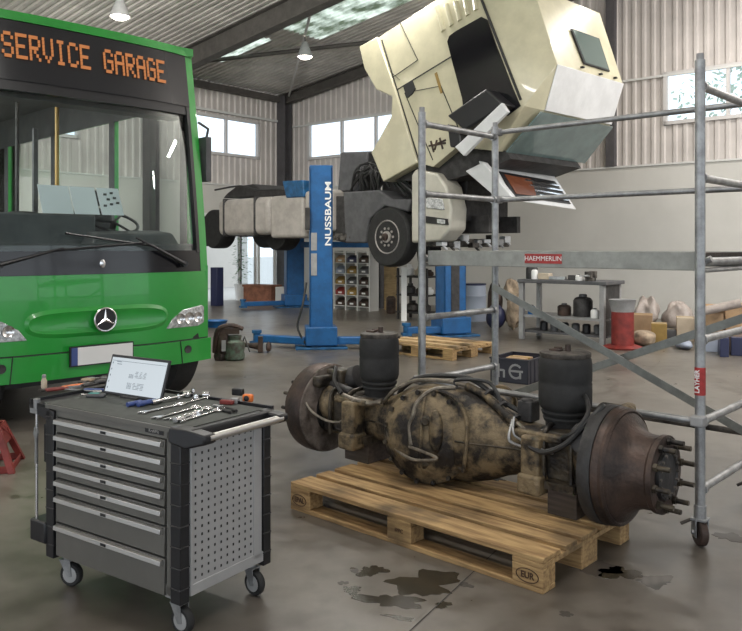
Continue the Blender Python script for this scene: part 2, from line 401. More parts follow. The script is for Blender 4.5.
# windows
wi = 0
def hwindow(axis, a, b, npane):
    global wi; wi += 1
    def P(m, s0, s1, d0, d1, z0, z1):
        if axis == 'b': m.bb(s0, s1, -d1, -d0, z0, z1)
        else: m.bb(d0, d1, -s1, -s0, z0, z1)
    root = hb(); P(root, a-.06, b+.06, -.03, .07, WZ1-.0, WZ1+.07); P(root, a-.06, b+.06, -.03, .07, WZ0-.07, WZ0)
    P(root, a-.07, a, -.03, .07, WZ0-.07, WZ1+.07); P(root, b, b+.07, -.03, .07, WZ0-.07, WZ1+.07)
    for i in range(1, npane):
        s = a+(b-a)*i/npane; P(root, s-.03, s+.03, -.03, .06, WZ0, WZ1)
    r = struct(root.build('window_%d' % wi, 'frame', smooth=0))
    g = hb(); P(g, a, b, .0, .006, WZ0, WZ1); g.build('window_glass', 'paneglass', r, smooth=0)
for a, b in bw: hwindow('b', a, b, 3)
for a, b in lw: hwindow('l', a, b, 2 if b-a < 2.5 else 3)
# roof with translucent strips
def roofpt(px, py):
    # ray / roof-plane intersection in hall coordinates
    d = Vector(((px-371)/FP, 1, (HY-py)/FP)); o = Vector((0, 0, H))
    Ri = HP.inverted(); o2 = Ri @ o; d2 = (Ri.to_3x3() @ d)
    t = (EAVE+SL*o2.x-o2.z)/(d2.z-SL*d2.x); return o2+d2*t
SKY = [(1.3, 3.0, -4.25, -3.3), (3.6, 6.6, -4.25, -2.4), (8.6, 12.5, -8.5, -7.4)]
roofm = hb(); skym = hb()
def roofsheet(m, x0, x1, y0, y1):
    pitch = .16; pr = ((0, 0), (.45, 0), (.58, 1), (.87, 1)); pts = []
    def h(y):
        f = (y/pitch) % 1.0
        return 0 if f < .45 else (f-.45)/.13 if f < .58 else 1 if f < .87 else (1-f)/.13
    ys = {y0, y1}
    k = math.floor(y0/pitch)
    while k*pitch < y1:
        for a, _ in pr:
            v = (k+a)*pitch
            if y0 < v < y1: ys.add(v)
        k += 1
    vs = []
    for y in sorted(ys): vs += [(x0, y, hroof(x0)+h(y)*.04), (x1, y, hroof(x1)+h(y)*.04)]
    n = len(ys)
    m.add(vs, [(2*i, 2*i+2, 2*i+3, 2*i+1) for i in range(n-1)])
def roofgrid(m, sk):
    xs = sorted({-.4, RID, *[v for s in SKY for v in s[:2]]})
    for i in range(len(xs)-1):
        x0, x1 = xs[i], xs[i+1]
        cuts = sorted([(s[2], s[3]) for s in SKY if s[0] <= x0+1e-6 and s[1] >= x1-1e-6])
        y = -LEN
        for a, b in cuts:
            roofsheet(m, x0, x1, y, a); roofsheet(sk, x0, x1, a, b); y = b
        roofsheet(m, x0, x1, y, .3)
roofgrid(roofm, skym)
roofsheet(roofm, RID, 30, -LEN, .3)
struct(roofm.build('ceiling', 'roof', smooth=0)); struct(skym.build('ceiling_skylights', 'skylight', smooth=0))
# rafters (I-beams following the slope), columns, bracing
ti = 2
def tstruct(m, mt):
    global ti; ti += 1; return struct(m.build('trim_%d' % ti, mt, smooth=0))
def slope_beam(y, x0, x1, dep=.34, wid=.18):
    m = hb()
    for (dz0, dz1, hw) in ((-.03, -.055, wid/2), (-.055, -dep+.025, .012), (-dep+.025, -dep, wid/2)):
        m.hexa([(x0, y-hw, hroof(x0)+dz1), (x1, y-hw, hroof(x1)+dz1), (x1, y+hw, hroof(x1)+dz1), (x0, y+hw, hroof(x0)+dz1),
                (x0, y-hw, hroof(x0)+dz0), (x1, y-hw, hroof(x1)+dz0), (x1, y+hw, hroof(x1)+dz0), (x0, y+hw, hroof(x0)+dz0)])
    tstruct(m, 'beam')
slope_beam(-.22, 0, RID, .30)
for y in (-4.55, -9.6, -14.6): slope_beam(y, .1, RID, .48, .24)
def colm(x, y, top, s=.26):
    m = hb()
    m.bb(x-s/2, x+s/2, y-.14, y-.115, 0, top); m.bb(x-s/2, x+s/2, y+.115, y+.14, 0, top); m.bb(x-.012, x+.012, y-.115, y+.115, 0, top); tstruct(m, 'column')
colm(.22, -.24, EAVE-.05, .3)
m = hb(); xx = hall.loc(613, 100, -.1).x; m.bb(xx-.13, xx+.05, -.16, -.03, 2.99, hroof(xx)); tstruct(m, 'column')
for y in (-4.55, -9.6, -14.6): colm(.26, y, EAVE-.4)
# eave beam and roof bracing
m = hb(); m.bb(.08, .2, -LEN, 0, EAVE-.22, EAVE-.06); tstruct(m, 'beam')
def rp(x, y, d=.1): return Vector((x, y, hroof(x)-d))
m = hb(); a = roofpt(186, 59); b = roofpt(385, 36)
m.tube([rp(a.x, a.y), rp(b.x+1.5, b.y+ (b.y-a.y)/(b.x-a.x)*1.5)], .05, 8); tstruct(m, 'beam')
m = hb(); a = roofpt(289, 92); b = roofpt(314, -5); m.tube([rp(max(a.x, .2), min(a.y, -.2)), rp(b.x, b.y)], .03, 8); tstruct(m, 'frame')
# doorway on the left wall: glazed doors standing in the frame
m = hb(); m.bb(-.06, .13, -DO1-.06, -DO1, 0, DOZ); m.bb(-.06, .13, -DO0, -DO0+.06, 0, DOZ); m.bb(-.06, .13, -DO1-.06, -DO0+.06, DOZ, DOZ+.08)
d = struct(m.build('door_1', 'white', smooth=0))
m = hb()
for s0, s1 in ((.4, 1.05), (1.1, 1.75)):
    m.bb(0, .05, -s1, -s1+.07, 0.02, DOZ-.02); m.bb(0, .05, -s0-.07, -s0, 0.02, DOZ-.02); m.bb(0, .05, -s1, -s0, .02, .2); m.bb(0, .05, -s1, -s0, DOZ-.14, DOZ-.02)
m.build('door_leaf', 'white', d, smooth=0)
m = hb()
for s0, s1 in ((.47, .98), (1.17, 1.68)): m.bb(.02, .026, -s1, -s0, .2, DOZ-.14)
m.build('door_glass', 'paneglass', d, smooth=0)

# ------------------------------------------------------------ hanging lamps
def lamp(X, Y, z, label):
    d = Vector((X, Y, 0)); Ri = HP.inverted(); q = Ri @ d; zr = hroof(q.x)
    t = thing('pendant_lamp', label, 'lamp', (X, Y, z), group='high bay lamps under the roof')
    m = MB(); m.lathe([(.17, 0), (.175, .01), (.15, .07), (.10, .2), (.07, .27), (.07, .30), (.03, .33)], close=False); m.build('lamp_shade', 'grey', t)
    m = MB(); m.lathe([(.0, -.05), (.09, -.04), (.14, -.01), (.155, .02)], close=False); m.build('bulb', 'lampglow', t)
    m = MB(); m.cyl((0, 0, .32), (0, 0, zr-z-.02), .012, seg=6); m.build('cord', 'dark', t)
    l = bpy.data.lights.new('lamp_light', 'SPOT'); l.energy = 120; l.spot_size = 2.2; l.spot_blend = .6; l.shadow_soft_size = .12; l.color = (1, .93, .82)
    o = bpy.data.objects.new('lamp_light', l); C.objects.link(o); o.parent = t; o.location = (0, 0, -.05)
p = at(305, 57, 17.0); lamp(p.x, p.y, p.z, 'conical high bay lamp hanging between the corner column and the tilted cab')
p = at(120, 17, 13.0); lamp(p.x, p.y, p.z, 'conical high bay lamp hanging above the roof of the green bus')

# ------------------------------------------------------------ bus
BA = math.atan2(.710, .704)
bus = Fr(-2.19, 6.38, BA)
BT = thing('bus', 'green city bus with SERVICE GARAGE in orange on its front sign', 'bus', bus.o, BA)
HWB = 1.09; BL = 6.6
def fy(u, z):   # depth of the front skin
    a = abs(u)/HWB
    lean = .0 if z < 1.0 else .29*((z-1.0)/2.2)**1.3
    return .02 + .11*a**3.2 + lean
def patch(us, zs, th=.03, off=0.0, m=None, mi=0, top=None):
    m = m or MB(); n = len(us); vs = []
    for k in (0, 1):
        for z in zs:
            for u in us: vs.append((u, fy(u, z)-off+k*th, z))
    nz = len(zs); fs = []
    for k in (0, 1):
        o = k*n*nz
        for j in range(nz-1):
            for i in range(n-1): fs.append((o+j*n+i, o+j*n+i+1, o+(j+1)*n+i+1, o+(j+1)*n+i))
    o = n*nz
    for i in range(n-1):
        fs.append((i, i+1, o+i+1, o+i)); b = (nz-1)*n; fs.append((b+i, b+i+1, o+b+i+1, o+b+i))
    for j in range(nz-1):
        fs.append((j*n, (j+1)*n, o+(j+1)*n, o+j*n)); b = n-1; fs.append((j*n+b, (j+1)*n+b, o+(j+1)*n+b, o+j*n+b))
    return m.add(vs, fs, mi)
def lin(a, b, n): return [a+(b-a)*i/n for i in range(n+1)]
U = lin(-HWB, HWB, 16)
# green lower front with bumper
m = MB()
patch(U, [.56, .64, .76, .9, 1.05, 1.17], .05, 0, m)
patch(U, [.36, .40, .50, .555], .08, .05, m)                      # bumper stands proud
m.build('front_panel', 'green', BT)
m = MB(); patch(lin(-HWB+.02, HWB-.02, 12), [.553, .563], .03, .02, m); m.build('bumper_seam', 'seam', BT)
# grille bulge: a wide raised band around the emblem
m = MB()
for sgn in (1,):
    ring = []
    n = 28
    outer = []; inner = []
    for k in range(n):
        a = 2*PI*k/n; ca, sa = math.cos(a), math.sin(a)
        rx = .62*abs(ca)**.45*(1 if ca > 0 else -1); rz = .12*abs(sa)**.7*(1 if sa > 0 else -1)
        outer.append((rx, rz)); inner.append((rx*.955, rz*.72))
    O = [Vector((x, fy(x, .8)-.0, .79+z)) for x, z in outer]; I = [Vector((x, fy(x, .8)-.014, .79+z)) for x, z in inner]; I2 = [Vector((x*.97, fy(x, .8)-.010, .79+z*.9)) for x, z in inner]
    m.loft([O, I, I2])
m.build('grille_bulge', 'green', BT)
# windscreen surround (black lower band), header, green corner posts and roof edge
m = MB(); patch(U, [1.172, 1.25, 1.36], .05, .004, m); m.build('wiper_band', 'blackgloss', BT)
m = MB(); patch(lin(-HWB+.04, HWB-.04, 12), [2.62, 2.66, 2.70], .06, .002, m); m.build('header_band', 'black', BT)
m = MB()
patch(lin(-HWB+.09, HWB-.09, 16), [2.70, 2.8, 2.9, 3.0, 3.10, 3.185], .04, .012, m) 
SG = m.build('sign_box', 'display', BT)
m = MB(); patch(U, [3.19, 3.24], .08, .02, m); patch(U, [3.24, 3.27], .1, .0, m); m.build('roof_edge', 'green', BT)
for s in (-1, 1):
    us = [s*(HWB-.09), s*(HWB-.045), s*HWB]
    if s < 0: us = us[::-1]
    patch(us, lin(1.17, 3.2, 10), .09, .006).build('corner_post', 'green', BT)
    us = sorted([s*(HWB-.13), s*(HWB-.09)]); patch(us, lin(1.34, 2.72, 8), .06, .008).build('windscreen_frame', 'black', BT)
m = MB(); patch(lin(-HWB+.1, HWB-.1, 12), lin(1.35, 2.64, 8), .006, -.02, m); m.build('windscreen', 'screen', BT)
# dot sign text
FONT = {'S': '01110 10001 10000 01110 00001 10001 01110', 'E': '11111 10000 10000 11110 10000 10000 11111', 'R': '11110 10001 10001 11110 10100 10010 10001',
        'V': '10001 10001 10001 10001 10001 01010 00100', 'I': '01110 00100 00100 00100 00100 00100 01110', 'C': '01110 10001 10000 10000 10000 10001 01110',
        'G': '01110 10001 10000 10111 10001 10001 01110', 'A': '01110 10001 10001 11111 10001 10001 10001', ' ': '00000 00000 00000 00000 00000 00000 00000'}
m = MB(); xs = bus.loc(3, 60, .24).x; xe = bus.loc(167, 72, .24).x
tx = 'SERVICE GARAGE'; pit = (xe-xs)/(len(tx)*6-1); pz = .030; zt = 3.07
for ci, ch in enumerate(tx):
    if ch == ' ': continue
    m = MB()
    for r, row in enumerate(FONT[ch].split()):
        for c_, bit in enumerate(row):
            if bit == '1':
                x = xs+(ci*6+c_+.5)*pit; z = zt-r*pz
                m.box((x, fy(x, z)-.028, z), (pit*1.0, .006, pz*.86))
    m.build('sign_letter', 'led', SG, smooth=0)

# emblem, badge, plate, lamps
ex = bus.loc(103, 321, .02).x; ez = .80
e = MB(); e.lathe([(.085, 0), (.085, .01), (0.0, .012)], (ex, fy(ex, ez)-.032, ez), Vector((0, -1, 0)), 28)
EM = e.build('emblem', 'black', BT)
e = MB(); pts = [(ex+.093*math.cos(a), fy(ex, ez)-.045, ez+.093*math.sin(a)) for a in [2*PI*k/32 for k in range(32)]]; e.tube(pts, .008, 8, closed=True)
for k in range(3):
    a = PI/2+k*2*PI/3; tip = Vector((ex+.09*math.cos(a), 0, ez+.09*math.sin(a))); w_ = .016
    l_ = Vector((ex+w_*math.cos(a+PI/2), 0, ez+w_*math.sin(a+PI/2))); r_ = Vector((ex+w_*math.cos(a-PI/2), 0, ez+w_*math.sin(a-PI/2)))
    yy = fy(ex, ez)-.048
    for q in (tip, l_, r_): q.y = yy
    cc = Vector((ex, yy-.01, ez)); bk = Vector((ex, yy+.004, ez)); e.add([tip, l_, cc, r_, bk], [(0, 1, 2), (0, 2, 3), (0, 4, 1), (0, 3, 4), (1, 4, 2), (2, 4, 3)])
e.build('emblem_star', 'chrome', EM)
e = MB(); e.lathe([(.032, 0), (.03, .012), (0.01, .018)], (ex, fy(ex, 1.26)-.0, 1.255), Vector((0, -1, 0)), 18, sq=(.8, 1.15)); e.build('badge', 'chrome', BT)
px0 = bus.loc(70, 360, -.03).x; px1 = bus.loc(131, 358, -.03).x
e = MB(); e.bb(px0-.01, px1+.01, -.055, -.032, .445, .605); PL = e.build('number_plate', 'black', BT)
e = MB(); e.bb(px0+.05, px1, -.060, -.054, .455, .595); e.build('plate_field', 'white', PL)
e = MB(); e.bb(px0, px0+.05, -.060, -.054, .455, .595); e.build('plate_band', 'tblue', PL)
for s in (-1, 1):
    hl = thing
    def hp(px, z): return px
    poly = [(s*.60, .675), (s*.66, .755), (s*.78, .83), (s*1.0, .86), (s*1.03, .84), (s*1.03, .70), (s*.95, .672)]
    m = MB(); m.loft([[Vector((x, fy(x, .8)+.02, z)) for x, z in poly], [Vector((x, fy(x, .8)-.012, z)) for x, z in poly]]); hd = m.build('headlight', 'lens', BT, bevel=.006)
    m = MB()
    for q, rr in ((.74, .045), (.84, .05), (.94, .045)): m.lathe([(rr, 0), (rr, .012), (rr*.7, .004), (0.004, .0)], (s*q, fy(q, .8)-.012, .755), Vector((0, -1, 0)), 18)
    m.build('reflector', 'chrome', hd)
    m = MB(); m.lathe([(.035, 0), (.035, .01), (.02, .004), (.002, .002)], (s*.80, fy(.8, .45)-.05, .48), Vector((0, -1, 0)), 16); m.build('fog_lamp', 'dark', BT)
    m = MB(); m.tube([(s*.74, fy(.74, .4)-.055, .36), (s*.72, fy(.72, .4)-.052, .56)], .004, 6); m.build('bumper_joint', 'seam', BT)
# wipers
def wiper(bx, bz, tx_, tz, bl):
    m = MB(); y = lambda x, z: fy(x, z)-.05
    m.cyl((bx, fy(bx, bz)-.005, bz), (bx, fy(bx, bz)-.06, bz), .028, seg=12); m.tube([(bx, y(bx, bz), bz), ((bx+tx_)/2, y((bx+tx_)/2, (bz+tz)/2)-.01, (bz+tz)/2), (tx_, y(tx_, tz), tz)], [.018, .013, .008], 8)
    w_ = m.build('wiper_arm', 'black', BT)
    m = MB(); (xa, za), (xb, zb) = bl; m.tube([(xa, fy(xa, za)-.035, za), (xb, fy(xb, zb)-.035, zb)], .009, 6); m.build('wiper_blade', 'black', w_)
wiper(-.80, 1.26, -.33, 1.385, ((-.44, 1.36), (.38, 1.43)))
wiper(.78, 1.24, .30, 1.47, ((.5, 1.395), (-.30, 1.50)))
# body sides, roof, tail, floor
m = MB()
for s in (-1, 1):
    x0, x1 = sorted((s*(HWB-.05), s*HWB)); m.bb(x0, x1, .13, BL, .36, 1.22); m.bb(x0, x1, .42, BL, 2.75, 3.22)
    for y in (.42, 1.9, 3.4, 4.9, BL-.06): m.bb(x0, x1, y-.05, y+.05, 1.2, 2.8)
m.bb(-HWB, HWB, .38, BL, 3.2, 3.27); m.bb(-HWB, HWB, BL-.05, BL, .36, 1.3); m.bb(-HWB, HWB, BL-.05, BL, 2.5, 3.2)
m.build('body', 'green', BT)
for s in (-1, 1):
    for ya, yb in ((.47, 1.85), (1.95, 3.35), (3.45, 4.85), (4.95, BL-.11)):
        m = MB(); m.bb(s*(HWB-.02)-.003, s*(HWB-.02)+.003, ya, yb, 1.22, 2.75); m.build('side_window', 'glass', BT, smooth=0)
m = MB(); m.bb(-HWB+.05, HWB-.05, BL-.03, BL-.024, 1.3, 2.5); m.build('rear_window', 'glass', BT, smooth=0)
m = MB(); m.bb(-HWB+.06, HWB-.06, .2, BL-.06, .38, .45); m.bb(-HWB+.06, HWB-.06, .44, BL-.06, 3.1, 3.17)
m.bb(-HWB+.10, HWB-.10, .42, .62, 2.6, 3.1); m.bb(-HWB+.055, -HWB+.075, .2, BL, .45, 1.2); m.bb(HWB-.075, HWB-.055, .2, BL, .45, 1.2)
m.bb(-HWB+.06, HWB-.06, BL-.12, BL-.06, .45, 1.4); 
for s in (-1, 1):
    x0, x1 = sorted((s*(HWB-.05), s*(HWB-.06))); m.bb(x0, x1, .44, BL-.06, 2.74, 3.2)
    for y in (.46, 1.9, 3.4, 4.9): m.bb(x0, x1, y-.055, y+.055, 1.2, 2.8)
m.build('interior_lining', 'greydark', BT)
for y in (1.1, 3.0): m = MB(); m.bb(-.35, -.15, y, y+.30, 3.075, 3.10); m.build('cabin_fill', 'lampglow', BT)  # added glowing panels to brighten the papers behind the windscreen
m = MB()   # dashboard with hood over the instruments
m.bb(-HWB+.08, HWB-.08, .2, .62, .9, 1.42); m.bb(-.62, .22, .58, .72, 1.3, 1.679); m.loft([[Vector((.02, .25, 1.37)), Vector((.9, .25, 1.37)), Vector((.88, .6, 1.37)), Vector((.04, .6, 1.37))], [Vector((.1, .33, 1.5)), Vector((.84, .33, 1.52)), Vector((.8, .55, 1.55)), Vector((.12, .55, 1.53))]])
m.build('dashboard', 'greydark', BT, bevel=.02)
m = MB(); c0 = Vector((.46, .72, 1.62)); ax = Vector((0, -.45, .9)).normalized(); u1 = ax.orthogonal().normalized(); u2 = ax.cross(u1)
m.tube([c0+(u1*math.cos(a)+u2*math.sin(a))*.22 for a in [2*PI*k/24 for k in range(24)]], .014, 8, closed=True)
for a in (0, 2.1, 4.2): m.tube([c0, c0+(u1*math.cos(a)+u2*math.sin(a))*.22], .012, 6)
m.cyl(c0, c0-ax*.25, .03); m.build('steering_wheel', 'black', BT)
for px_, yy_ in ((57, 1.0), (17, 1.6)): m = MB(); q = bus.loc(px_, 160, yy_); m.cyl((q.x, yy_, .45), (q.x, yy_, 3.1), .018, seg=10); m.build('grab_pole', 'pole' if yy_ == 1.0 else 'dark', BT)
m = MB(); m.bb(-.04, .0, 1.3, 1.34, .45, 2.5); m.bb(-.02, .85, 1.45, 1.49, .45, 1.55); m.build('cab_partition', 'greydark', BT)
def busseat(x, y, z=.5):
    m = MB(); m.bb(x-.2, x+.2, y-.2, y+.24, z+.35, z+.46); m.bb(x-.19, x+.19, y+.18, y+.27, z+.42, z+1.15); m.bb(x-.13, x+.13, y+.16, y+.25, z+1.17, z+1.32)
    s_ = m.build('seat', 'seat', BT, bevel=.04, bseg=3)
    m = MB(); m.bb(x-.16, x+.16, y-.12, y+.14, z-.05, z+.36); m.build('seat_base', 'dark', s_)
busseat(.5, 1.0, .62)
def passseat(x, y):
    m = MB(); m.bb(x-.2, x+.2, y-.2, y+.2, .85, .93); m.bb(x-.2, x+.2, y-.24, y-.18, .9, 1.52)
    s_ = m.build('passenger_seat', 'seat', BT, bevel=.03)
    m = MB(); m.curve([(x-.19, y-.21, 1.4), (x-.19, y-.21, 1.6), (x-.12, y-.21, 1.68), (x+.12, y-.21, 1.68), (x+.19, y-.21, 1.6), (x+.19, y-.21, 1.4)], .015); m.bb(x-.05, x+.05, y-.05, y+.05, .45, .86); m.build('seat_grip', 'dark', s_)
q = bus.loc(23, 215, .9); passseat(q.x, 1.1)
for y in (2.2, 3.0, 3.8):
    for x in (-.75, .75): passseat(x, y)
# wheels, underbody, mirror
for s, y in ((1, .55), (-1, .55), (1, 4.8), (-1, 4.8)):
    m = MB(); m.lathe([(.28, -.13), (.43, -.14), (.475, -.10), (.48, 0), (.475, .10), (.43, .14), (.28, .13)], (s*.86, y, .485), 'X', 32); wh = m.build('wheel', 'rubber', BT)
    m = MB(); m.lathe([(.28, 0), (.27, -.06), (.12, -.04), (.1, .02)], (s*.86+s*.1, y, .485), 'X', 24); m.build('wheel_rim', 'steel', wh)
m = MB(); m.bb(-HWB+.06, HWB-.35, .25, BL-.3, .28, .40); m.build('underbody', 'black', BT)
m = MB(); m.box((HWB+.07, .30, 2.22), (.06, .16, .42)); m.tube([(HWB-.06, .2, 2.55), (HWB+.05, .2, 2.5), (HWB+.07, .27, 2.4)], .014, 8); m.build('mirror', 'greydark', BT, bevel=.02)
# papers standing on the dashboard: things of their own
for i, (x0, x1) in enumerate(((40, 71), (72, 97), (99, 121))):
    a = bus.loc(x0, 202, .66); b = bus.loc(x1, 202, .66); zb = 1.845
    m = MB(); pts = [(a.x, .60, zb-.165), (b.x, .60, zb-.165), (b.x-.0, .72, zb+.085), (a.x-.0, .72, zb+.085)]
    m.prism(pts, (0, .003, .001))
    if i == 2:
        for k in range(7):
            xx = a.x+(b.x-a.x)*(.15+.1*k); zz = zb-.09+.15*((k*37) % 10)/10; fr_ = (zz-zb+.165)/.25; m.bb(xx, xx+.03, .60+.12*fr_-.005, .60+.12*fr_-.001, zz, zz+.02, 1)
    o = m.build('paper_sheet', ['paper', 'greydark'], smooth=0); place(o, bus.o, BA)
    tag(o, ['leftmost white paper sheet propped on the bus dashboard behind the windscreen', 'blank white paper sheet propped between two others on the bus dashboard', 'printed paper sheet with dark marks propped on the bus dashboard'][i], 'paper', 'paper sheets behind the bus windscreen')

# ------------------------------------------------------------ tilted cab truck
TA = math.atan2(-.718, .696)
trk = Fr(.326, 13.4, TA)
TT = thing('truck', 'cream truck raised on the lift with its cab tilted forward', 'truck', trk.o, TA)
W = 2.5
def tl(px, py, y=0.0): return trk.loc(px, py, y)
def xz(pts, y=0.0):
    return [tl(px, py, y) for px, py in pts]
# cab shell: side outline lofted across with chamfered roof edges
side = [(379, 37), (436, 0), (458, -14), (474, -14), (499, 48), (524, 106), (497, 151), (457, 147), (433, 167), (419, 163)]
A_ = xz(side)
R1, R0 = tl(557, 64, .28), tl(533, -14, .28)
V1 = tl(560, 114, .75)
def ring(y, k=0, roof=None):
    P = [Vector((p.x, y, p.z)) for p in A_]
    if roof is not None:
        P[3] = Vector((R0.x, y, R0.z)); P[4] = Vector(((R0.x+R1.x)/2, y, (R0.z+R1.z)/2)); P[5] = Vector((R1.x, y, R1.z))
    return P
# insert a visor lower-edge point so the forehead face is separate from the windscreen
def full(y, roof):
    P = ring(y, 0, roof); s1 = A_[5]
    lip = Vector((s1.x+(.16 if roof else 0.002), y, s1.z-(.05 if roof else .002)))
    return P[:6]+[lip]+P[6:]
m = MB(); m.loft([full(0, None), full(.28, True), full(W-.28, True), full(W, None)])
cab = m.build('cab', 'cream', TT, smooth=25, bevel=.03, bseg=3)
def onside(poly, mt, name, th=.012, y=0.0, parent=cab, bevel=0):
    m = MB(); m.prism([Vector((p.x, y-th, p.z)) for p in xz(poly, y)], (0, th, 0)); return m.build(name, mt, parent, bevel=bevel)
def strip(p, q, w_, mt, name, y=0, th=.012, parent=cab):
    a, b = tl(*p, y), tl(*q, y); d = (b-a).normalized(); n = Vector((-d.z, 0, d.x))*w_/2
    m = MB(); m.prism([a+n+V(0, -th, 0), b+n+V(0, -th, 0), b-n+V(0, -th, 0), a-n+V(0, -th, 0)], (0, th, 0)); return m.build(name, mt, parent)
# white forehead panel, laid on the face between the roof edge and the visor lip
def face(pts, off, mt, name, parent=cab, th=.02, bevel=0):
    m = MB(); pts = [Vector(p) for p in pts]; n = (pts[1]-pts[0]).cross(pts[2]-pts[0]).normalized()
    if n.dot(Vector((1, -1, 0))) < 0: n = -n
    m.prism([p+n*off for p in pts], n*th); return m.build(name, mt, parent, bevel=bevel)
lipA = full(.28, True)[6]; lipB = full(W-.28, True)[6]
F1 = Vector((R1.x, .28, R1.z)); F2 = Vector((R1.x, W-.28, R1.z))
S1 = A_[5]
face([F1, F2, lipB, lipA], .004, 'whitepaint', 'forehead_panel', bevel=.008)
def mix(a, b, t): return a+(b-a)*t
# roof hatch
rd = (Vector((R0.x, 0, R0.z))-Vector((R1.x, 0, R1.z)))
def roofp(u, v):   # u across 0..1, v up the roof from the forehead
    p = Vector((R1.x, .28+(W-.56)*u, R1.z))+rd*v; return p
hx = [roofp(.40, .10), roofp(.80, .10), roofp(.80, .56), roofp(.36, .56)]
face(hx, .01, 'seam', 'roof_hatch', th=.025, bevel=.01); face([mix(p, (hx[0]+hx[2])/2, .08) for p in hx], .03, 'glassdark', 'hatch_pane', th=.01)
for u, v in ((.35, .04), (.62, .02), (.86, .03)): m = MB(); p = roofp(u, v); m.box(p+V(.03, 0, .01), (.05, .05, .03)); m.build('marker_lamp', 'seam', cab, bevel=.005)
strip((478, -10), (521, 100), .035, 'seam', 'roof_joint', th=.018)
# doors, seams, vents, window opening
onside([(448, 42), (450, 36), (457, 31), (482, 17), (488, 20), (497, 46), (514, 90), (521, 106), (508, 116), (464, 110), (463, 99), (453, 62)], 'blackgloss', 'side_window', .02)
strip((397, 90), (451, 57), .018, 'seam', 'body_seam'); strip((405, 93), (441, 86), .010, 'seam', 'locker_seam'); strip((441, 86), (461, 134), .012, 'seam', 'door_seam')
strip((382, 40), (419, 160), .02, 'seam', 'rear_seam'); strip((405, 93), (433, 160), .012, 'seam', 'locker_seam')
strip((400, 22), (418, 60), .008, 'seam', 'panel_seam'); strip((380, 62), (400, 80), .004, 'seam', 'panel_seam'); strip((418, 60), (392, 78), .008, 'seam', 'panel_seam')
onside([(404, 86), (413, 81), (416, 89), (413, 94), (408, 98)], 'seam', 'door_handle', .03)
strip((436, 73), (442, 93), .05, 'ochre', 'door_decal', th=.013)
m = MB()   # upper side vents, five raised ribs
for k in range(5):
    a = tl(437+9.5*k, 7-2.4*k); b = tl(444+8.2*k, 31-5.2*k); m.tube([V(a.x, -.0, a.z), V(b.x, -.0, b.z)], [.045, .05], 8)
m.build('side_vent', 'cream', cab)
for k, (a, b) in enumerate((((431, 141), (434, 152)), ((437, 140), (435, 150)), ((440, 138), (443, 149)), ((437, 144), (446, 140)), ((429, 146), (446, 143)))):
    strip(a, b, .03, 'rust', 'door_mark', th=.014)
# open side locker with white flap
m = MB(); P = xz([(454, 117), (493, 90), (512, 106), (472, 132)], -.12); m.prism([V(p.x, -.30, p.z) for p in P], (0, .31, 0)); lk = m.build('mirror_housing', 'black', cab, bevel=.03)
m = MB(); P = xz([(462, 148), (468, 143), (509, 104), (515, 113), (471, 157)], -.15); m.prism([V(p.x, -.33, p.z) for p in P], (0, .07, 0)); m.build('open_flap', 'whitepaint', cab, bevel=.012)
onside([(455, 125), (468, 134), (469, 150), (458, 148)], 'black', 'step_cover', .2, bevel=.02)
# rear side deflector
m = MB(); P = xz([(361, 47), (379, 37), (397, 90), (419, 163), (385, 182), (373, 153), (393, 117), (394, 97), (378, 90), (366, 69)], -.0); m.prism([V(p.x, -.05, p.z) for p in P], (0, .10, 0)); m.build('side_deflector', 'cream', cab, bevel=.02)
m = MB(); P = xz([(385, 182), (373, 153), (393, 117), (397, 92), (419, 163)]); m.prism([V(p.x, .05, p.z) for p in P], (0, .5, 0)); m.build('rear_fairing', 'cream', cab, bevel=.02)
m = MB(); m.prism([V(p.x, .15, p.z) for p in xz([(388, 180), (419, 160), (457, 146), (500, 150), (505, 158), (470, 172), (440, 180)])], (0, 2.0, 0)); m.build('cab_underside', 'dark', cab)
# windscreen glass leaning under the visor
wa, wb = A_[5], A_[6]
Wp = [V(lipA.x-.03, .2, lipA.z), V(lipA.x-.03, W-.2, lipA.z), V(wb.x+.05, W-.12, wb.z+.02), V(wb.x+.05, .12, wb.z+.02)]
face(Wp, .03, 'windpane', 'windscreen', th=.02)
# raised front hatch (grille panel)
g = [tl(483, 162, .05), tl(553, 173, 2.05), tl(577, 210, 2.2), tl(497, 198, .05)]
m = MB(); m.prism(g, (-.10, 0, .03)); gh = m.build('front_hatch', 'whitepaint', TT, bevel=.02)
m = MB(); P = [tl(465, 171, 0), tl(483, 162, 0), tl(512, 197, 0), tl(494, 196, 0)]; m.prism(P, (0, .12, 0)); m.build('hatch_wing', 'whitepaint', gh, bevel=.015)
def gq(u, v, o=0):   # u across, v down the hatch
    t = mix(g[0], g[1], u); b = mix(g[3], g[2], u); n = (g[1]-g[0]).cross(g[3]-g[0]).normalized()
    if n.dot(Vector((1, -1, -.3))) < 0: n = -n
    return mix(t, b, v)+n*o
def gface(us, name, mt, o, th):
    P = [gq(u, v, o) for u, v in us]; n = (gq(.5, .5, 1)-gq(.5, .5, 0)); m = MB(); m.prism(P, n*th); return m.build(name, mt, gh)
gface([(.16, .22), (.92, .26), (.95, .86), (.2, .88)], 'grille', 'black', .0, .02)
gface([(.20, .30), (.55, .32), (.50, .80), (.24, .82)], 'grille_insert', 'amber', .02, .01)
for k in range(4): gface([(.45+.03*k, .36+.13*k), (.93, .38+.13*k), (.93, .42+.13*k), (.45+.03*k, .40+.13*k)], 'grille_bar', 'chrome', .025, .02)
